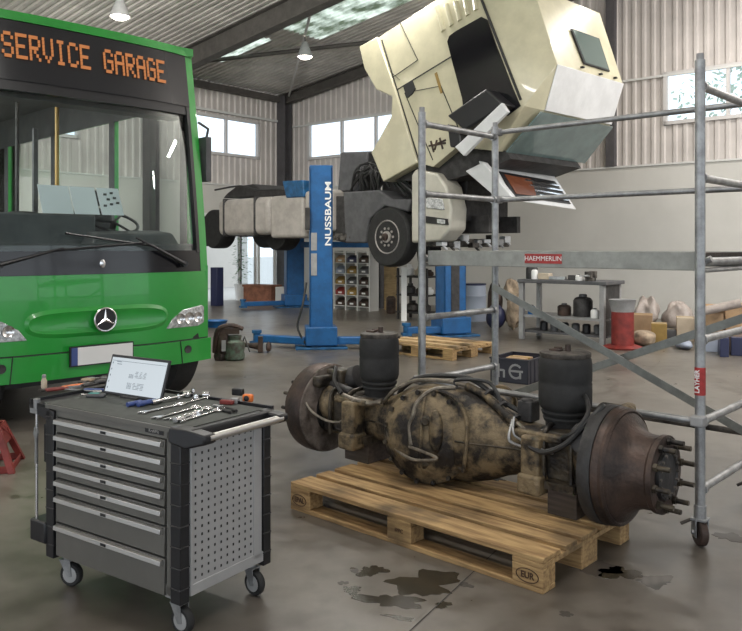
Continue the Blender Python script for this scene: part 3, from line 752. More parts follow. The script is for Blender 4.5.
# chassis front: headlight corner, radiator, crossmembers
m = MB(); P = xz([(411, 175), (415, 169), (437, 173), (446, 186), (451, 208), (450, 229), (440, 241), (411, 243)], 0); m.prism([V(p.x, 0, p.z) for p in P], (0, .42, 0)); hc = m.build('bumper_corner', 'palecream', TT, bevel=.04, bseg=3)
def onp(poly, mt, name, parent, y=0, th=.02, bevel=0):
    m = MB(); m.prism([V(p.x, y-th, p.z) for p in xz(poly, y)], (0, th, 0)); return m.build(name, mt, parent, bevel=bevel)
onp([(426, 197), (443, 199), (445, 210), (427, 208)], 'lens', 'headlight', hc, bevel=.01); onp([(426, 216), (448, 219), (449, 225), (426, 223)], 'seam', 'fog_lamp_strip', hc); onp([(438, 219), (446, 220), (446, 224), (438, 223)], 'lens', 'fog_lamp', hc, th=.025)
onp([(425, 191), (440, 192), (440, 195), (425, 194)], 'seam', 'air_slot', hc)
xf = tl(448, 200, .2).x; zt_ = tl(460, 176, .6).z; zb_ = tl(460, 226, .6).z
m = MB(); m.bb(xf-.5, xf-.25, .45, 2.05, zb_, zt_); m.build('radiator', 'dark', TT)
m = MB(); m.bb(xf-.25, xf-.22, .62, 1.15, tl(466, 218, .8).z, tl(466, 206, .8).z); m.build('label_plate', 'grey', TT)
m = MB(); m.bb(xf-.3, xf-.12, .42, 2.1, tl(466, 232, .8).z, tl(466, 222, .8).z); m.build('front_beam', 'black', TT, bevel=.02)
bmz = tl(470, 240, .8); m = MB(); m.bb(xf-.45, xf-.15, .15, 2.1, bmz.z-.12, bmz.z+.02); m.build('front_crossmember', 'grime', TT, bevel=.02)
for k in range(10):
    p = V(xf-.12+random.uniform(-.05, .05), .2+.19*k, bmz.z+random.uniform(-.10, .12)); m = MB(); m.box(p, (.08+.08*random.random(), .14, .06+.08*random.random()), rz=random.uniform(-.4, .4)); m.cyl(p, p+V(.08, .05, -.1), .02)
    m.build('bracket', ['whitepaint', 'grime', 'steel'][k % 3], TT, bevel=.01)
for yy, zz in ((1.55, 222), (1.62, 209)):
    p = tl(500, zz, yy); m = MB(); m.bb(xf-.28, xf-.2, yy-.12, yy+.12, p.z-.07, p.z+.06); m.build('side_marker', 'lens', TT, bevel=.01)
# chassis rails
zr = tl(330, 228, .75).z
m = MB()
for y in (.72, 1.5): m.bb(-6.6, 1.6, y-.05, y+.05, zr-.14, zr+.14)
for x in (-6.2, -4.6, -3.0, -1.4, .8): m.bb(x-.06, x+.06, .72, 1.5, zr-.1, zr+.1)
m.build('chassis_rail', 'dark', TT)
# engine and hoses under the cab
m = MB(); e0 = tl(395, 205, .8); m.bb(e0.x-.1, e0.x+1.9, .55, 1.7, e0.z-.35, e0.z+.45)
for k in range(6): m.cyl((e0.x+.1+.28*k, .6, e0.z+.40), (e0.x+.1+.28*k, .6, e0.z+.62), .10)
m.build('engine', 'dark', TT, bevel=.03)
m = MB()
for k in range(16):
    a = tl(348+random.uniform(0, 34), 190+random.uniform(-6, 6), .25); b = tl(366+random.uniform(0, 26), 168+random.uniform(-6, 6), .2); c_ = tl(388+random.uniform(0, 50), 190+random.uniform(-12, 8), .3)
    m.curve([a, (a+b)/2+V(0, -.1, .12), b, (b+c_)/2+V(0, -.08, .15), c_], .022, 5, 6)
m.build('hose_bundle', 'cable', TT)
m = MB(); P = xz([(340, 152), (368, 151), (366, 172), (356, 192), (337, 192)], .3); m.prism([V(p.x, .3, p.z) for p in P], (0, .6, 0)); m.build('air_intake', 'greydark', TT, bevel=.04)
m = MB(); P = xz([(343, 192), (378, 190), (392, 199), (411, 199), (408, 212), (384, 206), (369, 219), (366, 243), (345, 243)], .1); m.prism([V(p.x, .10, p.z) for p in P], (0, .5, 0)); m.build('mudguard', 'greydark', TT, bevel=.03)
m = MB(); P = xz([(331, 196), (346, 196), (346, 243), (333, 240)], .15); m.prism([V(p.x, .15, p.z) for p in P], (0, .5, 0)); m.build('step_box', 'dark', TT, bevel=.02)
m = MB(); P = xz([(405, 196), (420, 196), (430, 250), (418, 262), (414, 230)], .5); m.prism([V(p.x, .5, p.z) for p in P], (0, .3, 0)); m.build('rear_mudguard', 'rubber', TT)
for k in range(5):
    m = MB(); a = tl(333+4*k, 236+2*(k % 2), .2); m.box(a, (.16, .2, .09), rz=.2*k); m.cyl(a, a+V(.14, -.1, -.03), .02); m.build('valve_block', 'grime', TT, bevel=.01)
def wheel(px, py, r, label=None, y=0.0, wd=.3, rim=True):
    c_ = tl(px, py, y); m = MB()
    m.lathe([(r*.55, 0), (r*.93, .0), (r*.985, .03), (r, .07), (r, wd-.07), (r*.985, wd-.03), (r*.93, wd), (r*.55, wd)], (c_.x, y, c_.z), Vector((0, 1, 0)), 40)
    o = m.build('wheel', 'rubber', TT)
    if rim:
        m = MB(); m.lathe([(r*.57, .0), (r*.55, -.015), (r*.50, .01), (r*.47, .045), (r*.42, .045), (r*.38, .02), (r*.20, .02), (r*.19, -.03), (r*.12, -.04), (0.01, -.04)], (c_.x, y, c_.z), Vector((0, 1, 0)), 32, close=False)
        for k in range(10): a = 2*PI*k/10; q = V(c_.x+r*.29*math.cos(a), y, c_.z+r*.29*math.sin(a)); m.cyl(q+V(0, .03, 0), q+V(0, -.015, 0), .022, seg=8)
        rm = m.build('wheel_rim', 'rimgrey', o)
        m = MB()
        for k in range(10): a = 2*PI*(k+.5)/10; q = V(c_.x+r*.43*math.cos(a), y, c_.z+r*.43*math.sin(a)); m.cyl(q+V(0, .06, 0), q+V(0, .035, 0), .022, seg=10)
        m.lathe([(r*.13, -.03), (r*.12, -.075), (.02, -.09)], (c_.x, y, c_.z), Vector((0, 1, 0)), 18); m.build('hub', 'rust', rm)
wheel(387, 237, .52)
wheel(389, 233, .49, y=1.95, rim=False)
for px in (212, 275): wheel(px, 229, .46, y=.55, rim=False, wd=.4)
for px in (205, 262): wheel(px, 229, .46, y=1.7, rim=False, wd=.3)
m = MB(); c0 = tl(389, 237, .3); m.cyl((c0.x, .1, c0.z), (c0.x, 2.1, c0.z), .08); c1 = tl(275, 229, .8); m.cyl((c1.x, .8, c1.z), (c1.x, 1.9, c1.z), .09); m.build('axle_beam', 'dark', TT)
# tanks on the near side
def tank(p0, p1, zt, zb, name, mt, ribs, depth=.62, bev=.07):
    a = tl(p0, (zt+zb)/2, .02); b = tl(p1, (zt+zb)/2, .02); ztp = tl((p0+p1)/2, zt, .02).z; zbt = tl((p0+p1)/2, zb, .02).z
    m = MB(); m.bb(a.x, b.x, .02, depth, zbt, ztp); o = m.build(name, mt, TT, bevel=bev, bseg=4)
    for t in ribs:
        x = a.x+(b.x-a.x)*t; m = MB(); m.bb(x-.035, x+.035, .0, depth+.02, zbt-.02, ztp+.02); m.build('tank_strap', 'dark', o, bevel=.03)
    return o
tank(217, 269, 198, 235, 'fuel_tank', 'beigeplastic', (.14, .74), bev=.13)
tank(270, 303, 195, 238, 'battery_box', 'beigeplastic', ())
tank(304, 331, 190, 232, 'side_locker', 'beigeplastic', ())
m = MB(); P = xz([(222, 198), (300, 196), (296, 188), (262, 190), (252, 184), (236, 186), (228, 192)], .4); m.prism([V(p.x, .4, p.z) for p in P], (0, .9, 0)); m.build('air_tank', 'dark', TT, bevel=.04)
m = MB(); a = tl(258, 190, .1); m.curve([tl(215, 190, .2), tl(240, 186, .2), a, tl(282, 190, .2), tl(300, 196, .2)], .02); m.build('hose', 'cable', TT)
m = MB(); P = xz([(282, 181), (303, 180), (304, 197), (286, 198)], .0); m.prism([V(p.x, 0, p.z) for p in P], (0, .35, 0)); m.build('control_module', 'bluedark', TT, bevel=.02)

# ------------------------------------------------------------ lift columns
def arm(parent, a, b, w_=.14, h=.10, mt='blue'):
    a = Vector(a); b = Vector(b); d = b-a; rz = math.atan2(d.y, d.x); L = d.length
    m = MB(); m.box((a+b)/2+V(0, 0, h/2+.03), (L, w_, h), rz); o = m.build('arm', mt, parent, bevel=.012)
    m = MB(); m.box(b+V(0, 0, .02), (.14, .16, .04), rz); m.cyl(b+V(0, 0, .04), b+V(0, 0, .17), .05, seg=14); m.cyl(b+V(0, 0, .15), b+V(0, 0, .19), .07, seg=14); m.build('lift_pad', 'bluedark', o); return o
def liftpost(pos, rz, top, w_, d_, label, arms, base=(.55, .55), text=None):
    t = thing('lift_column', label, 'vehicle lift', pos, rz, 'blue lift columns in the hall')
    m = MB(); h = w_/2; k = d_/2
    m.bb(-h, h, -k, -k+.03, .02, top); m.bb(-h, -h+.03, -k, k, .02, top); m.bb(h-.03, h, -k, k, .02, top); m.bb(-h-.0, h, -k, k, top, top+.03)
    m.bb(-h+.05, -h+.09, k-.05, k, .02, top); m.bb(h-.09, h-.05, k-.05, k, .02, top); m.bb(-h+.09, h-.09, -k+.05, k-.05, .3, top-.05, 1)
    m.build('column', ['blue', 'bluedark'], t, bevel=.006)
    m = MB(); m.bb(-base[0]/2, base[0]/2, -base[1]/2, base[1]/2, 0, .03); m.build('base_plate', 'bluedark', t, bevel=.005)
    m = MB(); m.bb(-h-.06, h+.06, -k-.07, k+.05, .05, .3); m.build('carriage', 'blue', t, bevel=.012)
    for a in arms: arm(t, *a)
    return t
p = gp(320, 349); LP = liftpost((p.x, p.y+.15, 0), .12, 2.47, .31, .30, 'tall blue lift column with white lettering standing nearest, behind the left drum', [((-.2, -.1, .03), (-.88, .30, .03)), ((.2, -.1, .03), (.75, -.18, .03))], (.7, .5))
m = MB(); m.bb(-.22, -.155, -.20, -.10, 1.62, 1.92); m.build('control_box', 'dark', LP, bevel=.01)
m = MB(); m.bb(-.14, -.06, -.158, -.150, 1.00, 1.3); m.bb(-.14, -.06, -.158, -.150, 1.34, 1.58); m.build('instruction_label', 'grey', LP)
text_mesh('lettering', 'NUSSBAUM', .115, basis((.095, -.156, 1.84), (0, 0, 1), (-1, 0, 0)), 'white', LP, sx=1.5, bold=.002)
m = MB(); m.curve([(-.2, -.05, .9), (-.25, -.12, .6), (-.32, -.1, .3), (-.22, -.15, .08)], .015); m.build('hose', 'cable', LP)
p = gp(294, 307); LP2 = liftpost((p.x, p.y, 0), .3, 2.2, .40, .34, 'blue lift column farthest back, under the truck fuel tank', [((-.2, -.1, .03), (-1.2, -.25, .03)), ((.1, -.1, .03), (.6, -.5, .03))], (.9, .5))
a_ = V(.2, -.1, 1.05); m = MB(); m.box((.80, -.72, 1.43), (1.9, .14, .13), -.75); m.build('raised_arm', 'blue', LP2, bevel=.01)
p = gp(452, 337); LP3 = liftpost((p.x, p.y+.2, 0), .35, 1.20, .37, .32, 'short wide blue lift column behind the scaffold tower', [((-.2, -.1, .03), (-.75, .0, .03))], (.75, .55))
m = MB(); m.bb(-.1, .1, -.1, .1, 1.22, 1.3); m.build('support_pad', 'bluedark', LP3, bevel=.01)
m = MB(); m.bb(-.07, .07, -.17, -.16, .32, 1.2); m.build('slot', 'dark', LP3)

# ------------------------------------------------------------ pallets
PA = math.atan2(-.677, .736)
def pallet(L, Wd, label, loc, rz, group='wooden pallets on the floor'):
    t = thing('pallet', label, 'pallet', loc, rz, group)   # local x 0..-L, y 0..Wd from the near right corner
    random.seed(3)
    hb_, tb = .078, .022
    for y0, w_ in ((0, .145), (.5*Wd-.0725, .145), (Wd-.145, .145)):
        y0_ = y0; w__ = .10 if y0 != .5*Wd-.0725 else .145
        yy = 0 if y0 == 0 else y0 if w__ == .145 else Wd-.10
        m = MB(); m.bb(-L, 0, yy, yy+w__, 0, tb); m.build('bottom_board', 'wood', t, bevel=.003)
        for xa in (0, -L/2+.07, -L+.145):
            m = MB(); m.bb(xa-.145, xa, yy, yy+w__, tb, tb+hb_); m.build('block', 'wood', t, bevel=.004)
    for xa in (0, -L/2+.07, -L+.145):
        m = MB(); m.bb(xa-.145, xa, 0, Wd, tb+hb_, tb*2+hb_); m.build('cross_board', 'wood', t, bevel=.003)
    y = 0
    for w_, gap in ((.145, .04), (.10, .04), (.145, .04), (.10, .04), (.145, 0)):
        k = Wd/.795; m = MB(); m.bb(-L, 0, y, y+w_*k, tb*2+hb_, tb*3+hb_); y += (w_+gap)*k
        m.build('top_board', 'wood', t, bevel=.003, bseg=1)
    return t
pc = gp(543, 595)
PT = pallet(1.52, .80, 'wooden pallet carrying the removed truck axle', (pc.x, pc.y, 0), PA)
PZ = .144
def stampoval(parent, x, z, txt):
    m = MB(); m.tube([(x+.052*math.cos(a), -.002, z+.028*math.sin(a)) for a in [2*PI*k/28 for k in range(28)]], .0022, 5, closed=True); o = m.build('stamp_ring', 'stamp', parent)
    text_mesh('stamp_text', txt, .036, basis((x, -.002, z), (1, 0, 0), (0, 0, 1)), 'stamp', parent, bold=.0008, sx=.95)
stampoval(PT, -.072, .058, 'EUR'); stampoval(PT, -1.45, .060, 'EPAL')
text_mesh('stamp_text', 'IPPC', .026, basis((-.76, -.002, .07), (1, 0, 0), (0, 0, 1)), 'stamp', PT)
pc2 = gp(452, 361)
P2 = pallet(1.15, .95, 'pale wooden pallet farther back beside the short lift column', (pc2.x, pc2.y, 0), PA)
for i in range(2):
    m = MB(); m.bb(-.55, .55, -.05, .05, 0, .03); o = m.build('wood_plank', 'woodpale', bevel=.003); place(o, P2.location+Vector((-.35+.15*i+.05, .45+.22*i, .1445)), PA+.08*i-.04)
    tag(o, ['front loose plank lying on the far pallet beside the short lift column', 'rear loose plank lying on the far pallet beside the short lift column'][i], 'plank', 'loose planks on the far pallet')
m = MB()
for k in range(6): m.cyl((-.2+.02*k, -.1+.04*k, .02+.005*k), (.2, -.12+.05*k, .03), .018)
m.bb(-.2, .12, -.12, .1, 0, .02); o = m.build('iron_rods', 'dark'); tag(o, 'dark bundle of iron rods at the left end of the far pallet', 'metal parts'); place(o, P2.location+Vector((-.84, 1.02, .1445)), PA)

# ------------------------------------------------------------ axle
AX = Fr(.437, 4.23, PA); AZ = .392
AT = thing('truck_axle', 'grimy removed truck drive axle with two air springs lying on a pallet', 'truck axle', (AX.o.x, AX.o.y, AZ), PA)
def ring_e(x, ry, rz, cy=0, cz=0, n=28, p=1.0):
    return [V(x, cy+ry*math.copysign(abs(math.cos(a))**p, math.cos(a)), cz+rz*math.copysign(abs(math.sin(a))**p, math.sin(a))) for a in [2*PI*k/n for k in range(n)]]
st = [(-1.0, .075, .075, 0, 0, 1), (-.86, .08, .08, 0, 0, 1), (-.84, .10, .11, 0, 0, .7), (-.56, .10, .115, 0, 0, .7), (-.46, .105, .125, 0, 0, .8), (-.36, .13, .165, 0, 0, .9), (-.27, .165, .215, 0, 0, 1), (-.16, .185, .245, 0, 0, 1), (0, .19, .25, 0, 0, 1), (.15, .185, .24, 0, 0, 1), (.27, .165, .205, 0, 0, 1), (.37, .135, .16, 0, 0, .9), (.47, .11, .13, 0, 0, .8), (.58, .10, .115, 0, 0, .7), (.84, .10, .11, 0, 0, .7), (.86, .085, .085, 0, 0, 1), (1.0, .08, .08, 0, 0, 1)]
m = MB(); m.loft([ring_e(*s[:5], p=s[5]) for s in st]); HSG = m.build('axle_housing', 'axle', AT, smooth=60)
# weld seam, ribs and the rear carrier neck
m = MB(); m.tube([(x, -r_*1.01, 0) for x, r_ in ((-.56, .10), (-.46, .105), (-.36, .13), (-.27, .163), (-.16, .185))], .006, 6); m.build('weld_seam', 'axledark', HSG)
m = MB(); m.tube([(x, -r_*1.01, 0.01) for x, r_ in ((.16, .185), (.27, .165), (.37, .135), (.47, .11), (.58, .10))], .006, 6); m.build('weld_seam', 'axledark', HSG)
m = MB(); m.lathe([(.20, 0), (.21, .03), (.17, .12), (.10, .26), (.075, .34), (.09, .345), (.09, .36)], (.02, .14, .02), Vector((0, .95, .25)).normalized(), 28); CA = m.build('carrier', 'axle', AT)
# differential cover facing the camera, with bolts, centre rib and bulges
cd = Vector((.30, -1, .04)).normalized(); co = Vector((-.035, -.165, .0))
m = MB(); m.lathe([(.245, -.04), (.248, .012), (.240, .024), (.228, .026), (.205, .045), (.16, .075), (.09, .095), (.0, .10)], co, cd, 40, close=False); DC = m.build('differential_cover', 'axle', AT, smooth=50)
q_ = Vector((0, 0, 1)).rotation_difference(cd).to_matrix()
for k in range(16):
    a = 2*PI*k/16+.1; p = co+q_ @ Vector((.236*math.cos(a), .236*math.sin(a), .02)); m = MB(); m.cyl(p, p+cd*.02, .0135, seg=6); m.build('bolt', 'axledark', DC)
def cv(x, z, h=.09): return co+Vector((x, 0, z))+cd*h
m = MB(); m.tube([cv(0, .21, .03), cv(.004, .15, .075), cv(.005, .05, .10), cv(.005, -.08, .10), cv(0, -.16, .075), cv(0, -.21, .035)], .010, 8); m.build('cover_rib', 'axle', DC)
m = MB(); m.ball(cv(.085, .05, .065), .075, 18, sc=(.55, .42, 1.5)); m.build('cover_bulge', 'axle', DC)
m = MB(); m.ball(cv(-.09, .0, .06), .07, 18, sc=(.6, .45, 1.7)); m.build('cover_bulge', 'axle', DC)
m = MB(); m.ball(cv(-.03, -.12, .07), .06, 14, sc=(1.3, .4, .8)); m.build('cover_bulge', 'axledark', DC)
m = MB(); m.lathe([(.028, 0), (.028, .015), (.018, .02), (.018, .035), (0, .035)], cv(.03, .1, .07), cd, 8); m.build('filler_plug', 'axledark', DC)
m = MB(); m.curve([(-.25, -.18, .10), (-.20, -.20, .16), (-.10, -.17, .225), (.04, -.15, .245), (.15, -.15, .21), (.215, -.16, .12), (.225, -.18, -.02), (.2, -.17, -.14)], .011); m.build('cover_lip', 'axle', DC)
# saddles and clamps around the beam near each end
for s in (-1, 1):
    m = MB(); m.bb(s*.72-.115, s*.72+.115, -.13, .13, -.10, .135); m.bb(s*.72-.10, s*.72+.10, .02, .22, .02, .12); sd = m.build('spring_saddle', 'axledark', AT, bevel=.02, bseg=3)
    m = MB(); m.bb(s*.60-.05, s*.60+.05, -.20, -.09, -.14, .11); m.bb(s*.60-.06, s*.60+.06, -.215, -.09, -.165, -.07); m.build('torque_bracket', 'axle', AT, bevel=.014, bseg=2)
    m = MB(); m.bb(s*.62-.13, s*.62+.13, -.16, -.06, .085, .125); m.build('saddle_plate', 'axle', AT, bevel=.012)
    m = MB(); m.bb(s*.83-.06, s*.83+.06, -.11, .11, -.12, .12); m.ball((s*.84, -.05, .05), .12, 14, sc=(.7, 1, 1)); m.build('axle_end_flange', 'axle', AT, bevel=.02)
    for dx in (-.07, .07):
        m = MB(); m.curve([(s*.72+dx, -.145, -.11), (s*.72+dx, -.145, .08), (s*.72+dx, -.10, .15), (s*.72+dx, .10, .15), (s*.72+dx, .145, .08), (s*.72+dx, .145, -.11)], .012); m.build('u_bolt', 'axledark', AT)
# air springs on top
def airspring(px, dx, r, label=None):
    x = dx; y = .03; z0 = .115
    m = MB(); m.lathe([(r*.72, 0), (r*.75, .04), (r*.78, .05)], (x, y, z0), seg=28); AS = m.build('air_spring', 'dark', AT)
    m = MB(); m.lathe([(r*.55, .035), (r*.80, .045), (r*.84, .06), (r*.80, .07), (r*.86, .075), (r*.90, .09), (r*.84, .10), (r*.93, .108), (r*.99, .13), (r, .16), (r, .225), (r*.975, .235), (r, .245), (r*1.0, .32), (r*.97, .345), (r*.93, .355), (r*.6, .355)], (x, y, z0), seg=36); m.build('bellows', 'rubber', AS)
    m = MB(); m.lathe([(r*.93, .352), (r*.96, .36), (r*.96, .376), (r*.86, .382), (0.01, .384)], (x, y, z0), seg=30, close=False); m.build('top_plate', 'grime', AS)
    m = MB(); m.cyl((x+.02, y-.01, z0+.38), (x+.02, y-.01, z0+.415), .014); m.cyl((x-.05, y+.02, z0+.38), (x-.05, y+.02, z0+.395), .02); m.bb(x-.06, x+.0, y-.05, y-.02, z0+.38, z0+.392); m.build('air_fitting', 'rust', AS)
airspring(0, -.555, .118); airspring(0, .665, .128)
# pedestals carrying the springs
m = MB(); m.bb(.56, .77, -.07, .14, .09, .125); m.build('spring_seat', 'dark', AT, bevel=.015)
m = MB(); m.bb(-.66, -.45, -.07, .13, .09, .125); m.build('spring_seat', 'dark', AT, bevel=.015)
# right drum, hub and studs
R_ = .272
m = MB(); m.lathe([(.09, .86), (.20, .865), (R_*.99, .88), (R_, .90), (R_, .935), (R_*.985, .94)], seg=48, axis='X', close=True); m.build('brake_shield', 'dark', AT)
m = MB(); m.lathe([(R_*.96, .938), (R_*.985, .945), (R_*.985, .965), (R_*.965, .975), (R_*.97, .990), (R_*.93, 1.0), (R_*.90, .996), (.235, 1.01), (.20, 1.03), (.178, 1.055), (.166, 1.09), (.163, 1.145)], seg=56, axis='X', close=True); DR = m.build('brake_drum', 'rust', AT, smooth=30)
m = MB(); m.lathe([(.165, 1.14), (.172, 1.15), (.172, 1.172), (.150, 1.176), (.118, 1.172), (.112, 1.16)], seg=44, axis='X'); HB = m.build('wheel_hub', 'rust', AT, smooth=30)
m = MB(); m.lathe([(.108, 1.158), (.108, 1.185), (.097, 1.188), (.092, 1.18), (.086, 1.180), (0.001, 1.186)], seg=36, axis='X', close=False); m.build('hub_cap', 'dark', HB, smooth=30)
for k in range(10):
    a = 2*PI*k/10+.2; y, z = .146*math.cos(a), .146*math.sin(a)
    m = MB(); m.cyl((1.16, y, z), (1.245, y, z), .0115, seg=10); m.cyl((1.172, y, z), (1.19, y, z), .019, seg=6); m.build('wheel_stud', 'axledark', HB)
for k in range(16):
    a = 2*PI*k/16; y, z = .098*math.cos(a), .098*math.sin(a); m = MB(); m.cyl((1.18, y, z), (1.194, y, z), .008, seg=6); m.build('cap_bolt', 'grime', HB)
# left drum, seen from its back
m = MB(); m.lathe([(.17, -1.16), (.172, -1.13), (.18, -1.09), (R_*.85, -1.08), (R_*.97, -1.06), (R_, -1.02), (R_, -.95), (R_*.98, -.935)], seg=56, axis='X'); m.build('brake_drum', 'rust', AT, smooth=30)
m = MB(); m.lathe([(R_*.97, -.936), (R_*.96, -.925), (R_*.80, -.915), (.15, -.905), (.145, -.92), (.06, -.925)], seg=48, axis='X', close=True); m.build('backing_plate', 'dust', AT, smooth=30)
m = MB(); m.lathe([(.142, -.925), (.142, -.902), (.10, -.90), (.08, -.90)], seg=36, axis='X'); m.build('dust_shield', 'seam', AT)
for k in range(10):
    a = 2*PI*k/10+.1; y, z = .146*math.cos(a), .146*math.sin(a); m = MB(); m.cyl((-1.15, y, z), (-1.225, y, z), .0115, seg=8); m.build('wheel_stud', 'axledark', AT)
m = MB(); m.lathe([(.165, -1.15), (.172, -1.16), (.172, -1.17), (.1, -1.175), (.095, -1.21), (.0, -1.215)], seg=36, axis='X', close=False); m.build('wheel_hub', 'rust', AT)
# left caliper, brake chamber
m = MB(); m.bb(-.94, -.80, -.05, .13, .14, .25); m.bb(-.93, -.86, -.17, -.02, .15, .22); m.build('brake_caliper', 'axledark', AT, bevel=.02, bseg=3)
m = MB(); m.lathe([(.05, 0), (.075, .01), (.08, .05), (.075, .09), (.04, .10)], (-.83, .06, .17), Vector((.8, .1, .35)).normalized(), 20); m.cyl((-.86, -.06, .16), (-.66, -.09, .14), .028); m.build('brake_chamber', 'dark', AT)
m = MB(); m.lathe([(.05, 0), (.08, .01), (.085, .06), (.075, .1), (.04, .11)], (.84, -.05, .10), Vector((.2, -.9, .35)).normalized(), 20); m.build('brake_chamber', 'dark', AT)
m = MB(); m.bb(.90, .96, .05, .19, .12, .26); m.cyl((.80, .12, .2), (.97, .12, .2), .055); m.build('brake_caliper', 'axle', AT, bevel=.02)
m = MB(); m.bb(.43, .51, -.03, .06, .13, .235); m.cyl((.47, 0, .2), (.47, 0, .245), .03); m.build('level_valve', 'dark', AT, bevel=.008)
# hoses and pipes
def hose(pts, r=.009, mt='hose'):
    m = MB(); m.curve(pts, r, 8, 8); m.build('hose', mt, AT)
hose([(-.26, -.14, .14), (-.25, -.24, .02), (-.18, -.265, -.06), (-.10, -.28, -.09), (-.02, -.28, -.10), (.09, -.27, -.08), (.10, -.27, -.065), (.02, -.275, -.05), (-.07, -.275, -.04)], .0085)
hose([(-.06, -.27, -.03), (-.075, -.265, .06), (-.06, -.255, .12), (-.055, -.22, .19), (-.0, -.16, .25), (.1, -.1, .265)], .012)
hose([(-.085, -.272, -.03), (-.095, -.262, .06), (-.08, -.25, .12)], .008, 'hose')
hose([(-.42, -.08, .11), (-.36, -.11, .16), (-.30, -.10, .215), (-.20, -.05, .262), (0, -.02, .275), (.2, -.02, .25), (.33, -.04, .20), (.45, -.08, .14), (.55, -.13, .11)], .012)
hose([(-.40, .02, .12), (-.33, -.02, .20), (-.22, .02, .27), (.02, .03, .30), (.15, .02, .285), (.3, 0, .22), (.46, 0, .16)], .014, 'cable')
hose([(.45, -.10, .15), (.46, -.15, .08), (.48, -.15, .05), (.60, -.16, .04), (.70, -.15, .04)], .008, 'steel')
hose([(.47, -.12, .17), (.49, -.16, .11), (.52, -.16, .08), (.66, -.17, .05)], .006, 'steel')
hose([(.60, -.19, .06), (.68, -.20, .05), (.78, -.19, .10), (.86, -.14, .20), (.90, -.06, .27), (.86, .02, .25)], .013, 'cable')
hose([(.75, -.15, .12), (.82, -.17, .16), (.86, -.12, .24), (.82, -.05, .29), (.78, .0, .3)], .011, 'cable')
hose([(-.93, -.10, .25), (-.97, -.2, .15), (-.90, -.22, .04), (-.78, -.2, -.02), (-.68, -.17, -.02), (-.62, -.18, .04), (-.60, -.17, .1), (-.55, -.15, .12), (-.40, -.13, .12)], .008, 'hose')
hose([(-.70, -.13, .13), (-.60, -.15, .12), (-.48, -.14, .11), (-.40, -.12, .13)], .014, 'hose')
hose([(.05, -.02, .25), (.05, -.02, .29), (.22, -.0, .30), (.3, -.02, .26), (.34, -.03, .19)], .010, 'cable')
hose([(-.90, .0, .25), (-.84, -.05, .26), (-.78, -.12, .20), (-.70, -.14, .14)], .012, 'cable')
m = MB(); m.tube([(.11, -.01, .262), (.24, -.03, .235), (.36, -.06, .175), (.46, -.09, .13)], .022, 10); m.build('breather_pipe', 'axle', AT)
for x in (.25, .34, .43):
    m = MB(); m.lathe([(.03, 0), (.03, .014)], (x, -.02-.15*(x-.25), .245-.55*(x-.25)), Vector((1, -.2, -.6)).normalized(), 14); m.build('pipe_clamp', 'dark', AT)
# support blocks on the pallet
def block(x, y, w_, d_, zt, label, px=None):
    wpt = AX.w(x, y, PZ); m = MB(); m.bb(-w_/2, w_/2, -d_/2, d_/2, 0, zt-PZ); o = m.build('wooden_block', 'woodold', bevel=.004); place(o, wpt, PA)
    tag(o, label, 'wooden block', 'dark blocks under the axle')
block(-.60, -.02, .19, .20, AZ-.125, 'dark wooden block under the left end of the axle, on the pallet')
block(.745, -.05, .15, .20, AZ-.12, 'dark wooden block under the right end of the axle, on the pallet')
m = MB(); m.bb(.67, .82, -.18, .02, -.125, -.09); m.build('foot_pad', 'axledark', AT)
m = MB(); m.bb(-.70, -.50, -.14, .1, -.13, -.09); m.build('foot_pad', 'axledark', AT)

# ------------------------------------------------------------ scaffold tower
SA = math.atan2(-.678, .735)
SC = Fr(1.54, 3.65, SA); SL_, SW = 1.67, .80
ST = thing('scaffold_tower', 'galvanised steel rolling scaffold tower with a deck at eye height', 'scaffold', SC.o, SA)
pr = .0235
TOP = 2.27
for x, y, nm in ((0, 0, 0), (0, SW, 1), (-SL_, 0, 2), (-SL_, SW, 3)):
    z0 = .17
    m = MB(); m.cyl((x, y, z0), (x, y, TOP-.05*(x < -1)), pr, seg=20); st_ = m.build('upright_pole', 'steel', ST)
    m = MB(); m.cyl((x, y, TOP-.05*(x < -1)), (x, y, TOP+.03-.05*(x < -1)), pr*.72, seg=16); m.build('pole_spigot', 'grey', st_)
    # castor
    m = MB(); m.cyl((x, y, .12), (x, y, .19), .028, seg=16); m.bb(x-.035, x+.035, y-.032, y+.032, .118, .13); m.box((x-.021, y-.019, .085), (.006, .05, .09), .745); m.box((x+.021, y+.019, .085), (.006, .05, .09), .745); m.cyl((x-.03, y-.027, .062), (x+.03, y+.027, .062), .01, seg=8)
    ca = m.build('castor_fork', 'steel', st_, bevel=.002)
    m = MB(); m.lathe([(.02, -.02), (.055, -.02), (.062, -.014), (.062, .014), (.055, .02), (.02, .02)], (x, y, .062), Vector((.735, .678, 0)), 24); m.build('castor_wheel', 'rust', ca)
    m = MB(); m.cyl((x-.03, y, .12), (x-.085, y-.01, .085), .008); m.build('brake_lever', 'grime', ca)
RR = (2.15, 1.72, .96, .575, .26)
for x in (0, -SL_):
    for z in RR:
        m = MB(); m.cyl((x, pr, z), (x, SW-pr, z), .019, seg=14); rg = m.build('rung', 'steel', ST)
        for y in (pr, SW-pr): m = MB(); m.lathe([(.028, -.012), (.028, .012), (.02, .016)], (x, y, z), Vector((0, 1, 0)), 14); m.build('weld_collar', 'steel', rg)
for z in (2.185, 1.718, .37):
    m = MB(); m.tube([(-SL_-.02, SW+.035, z), (.02, SW+.035, z)], .0175, 14); g_ = m.build('guard_rail', 'grime' if z == .37 else 'steel', ST)
    for x in (-SL_, 0): m = MB(); m.box((x, SW+.02, z), (.06, .07, .05)); m.build('clamp', 'grey', g_, bevel=.008)
m = MB(); m.tube([(-SL_-.02, -.036, .585), (.02, -.036, .585)], .0175, 14); g_ = m.build('guard_rail', 'steel', ST)
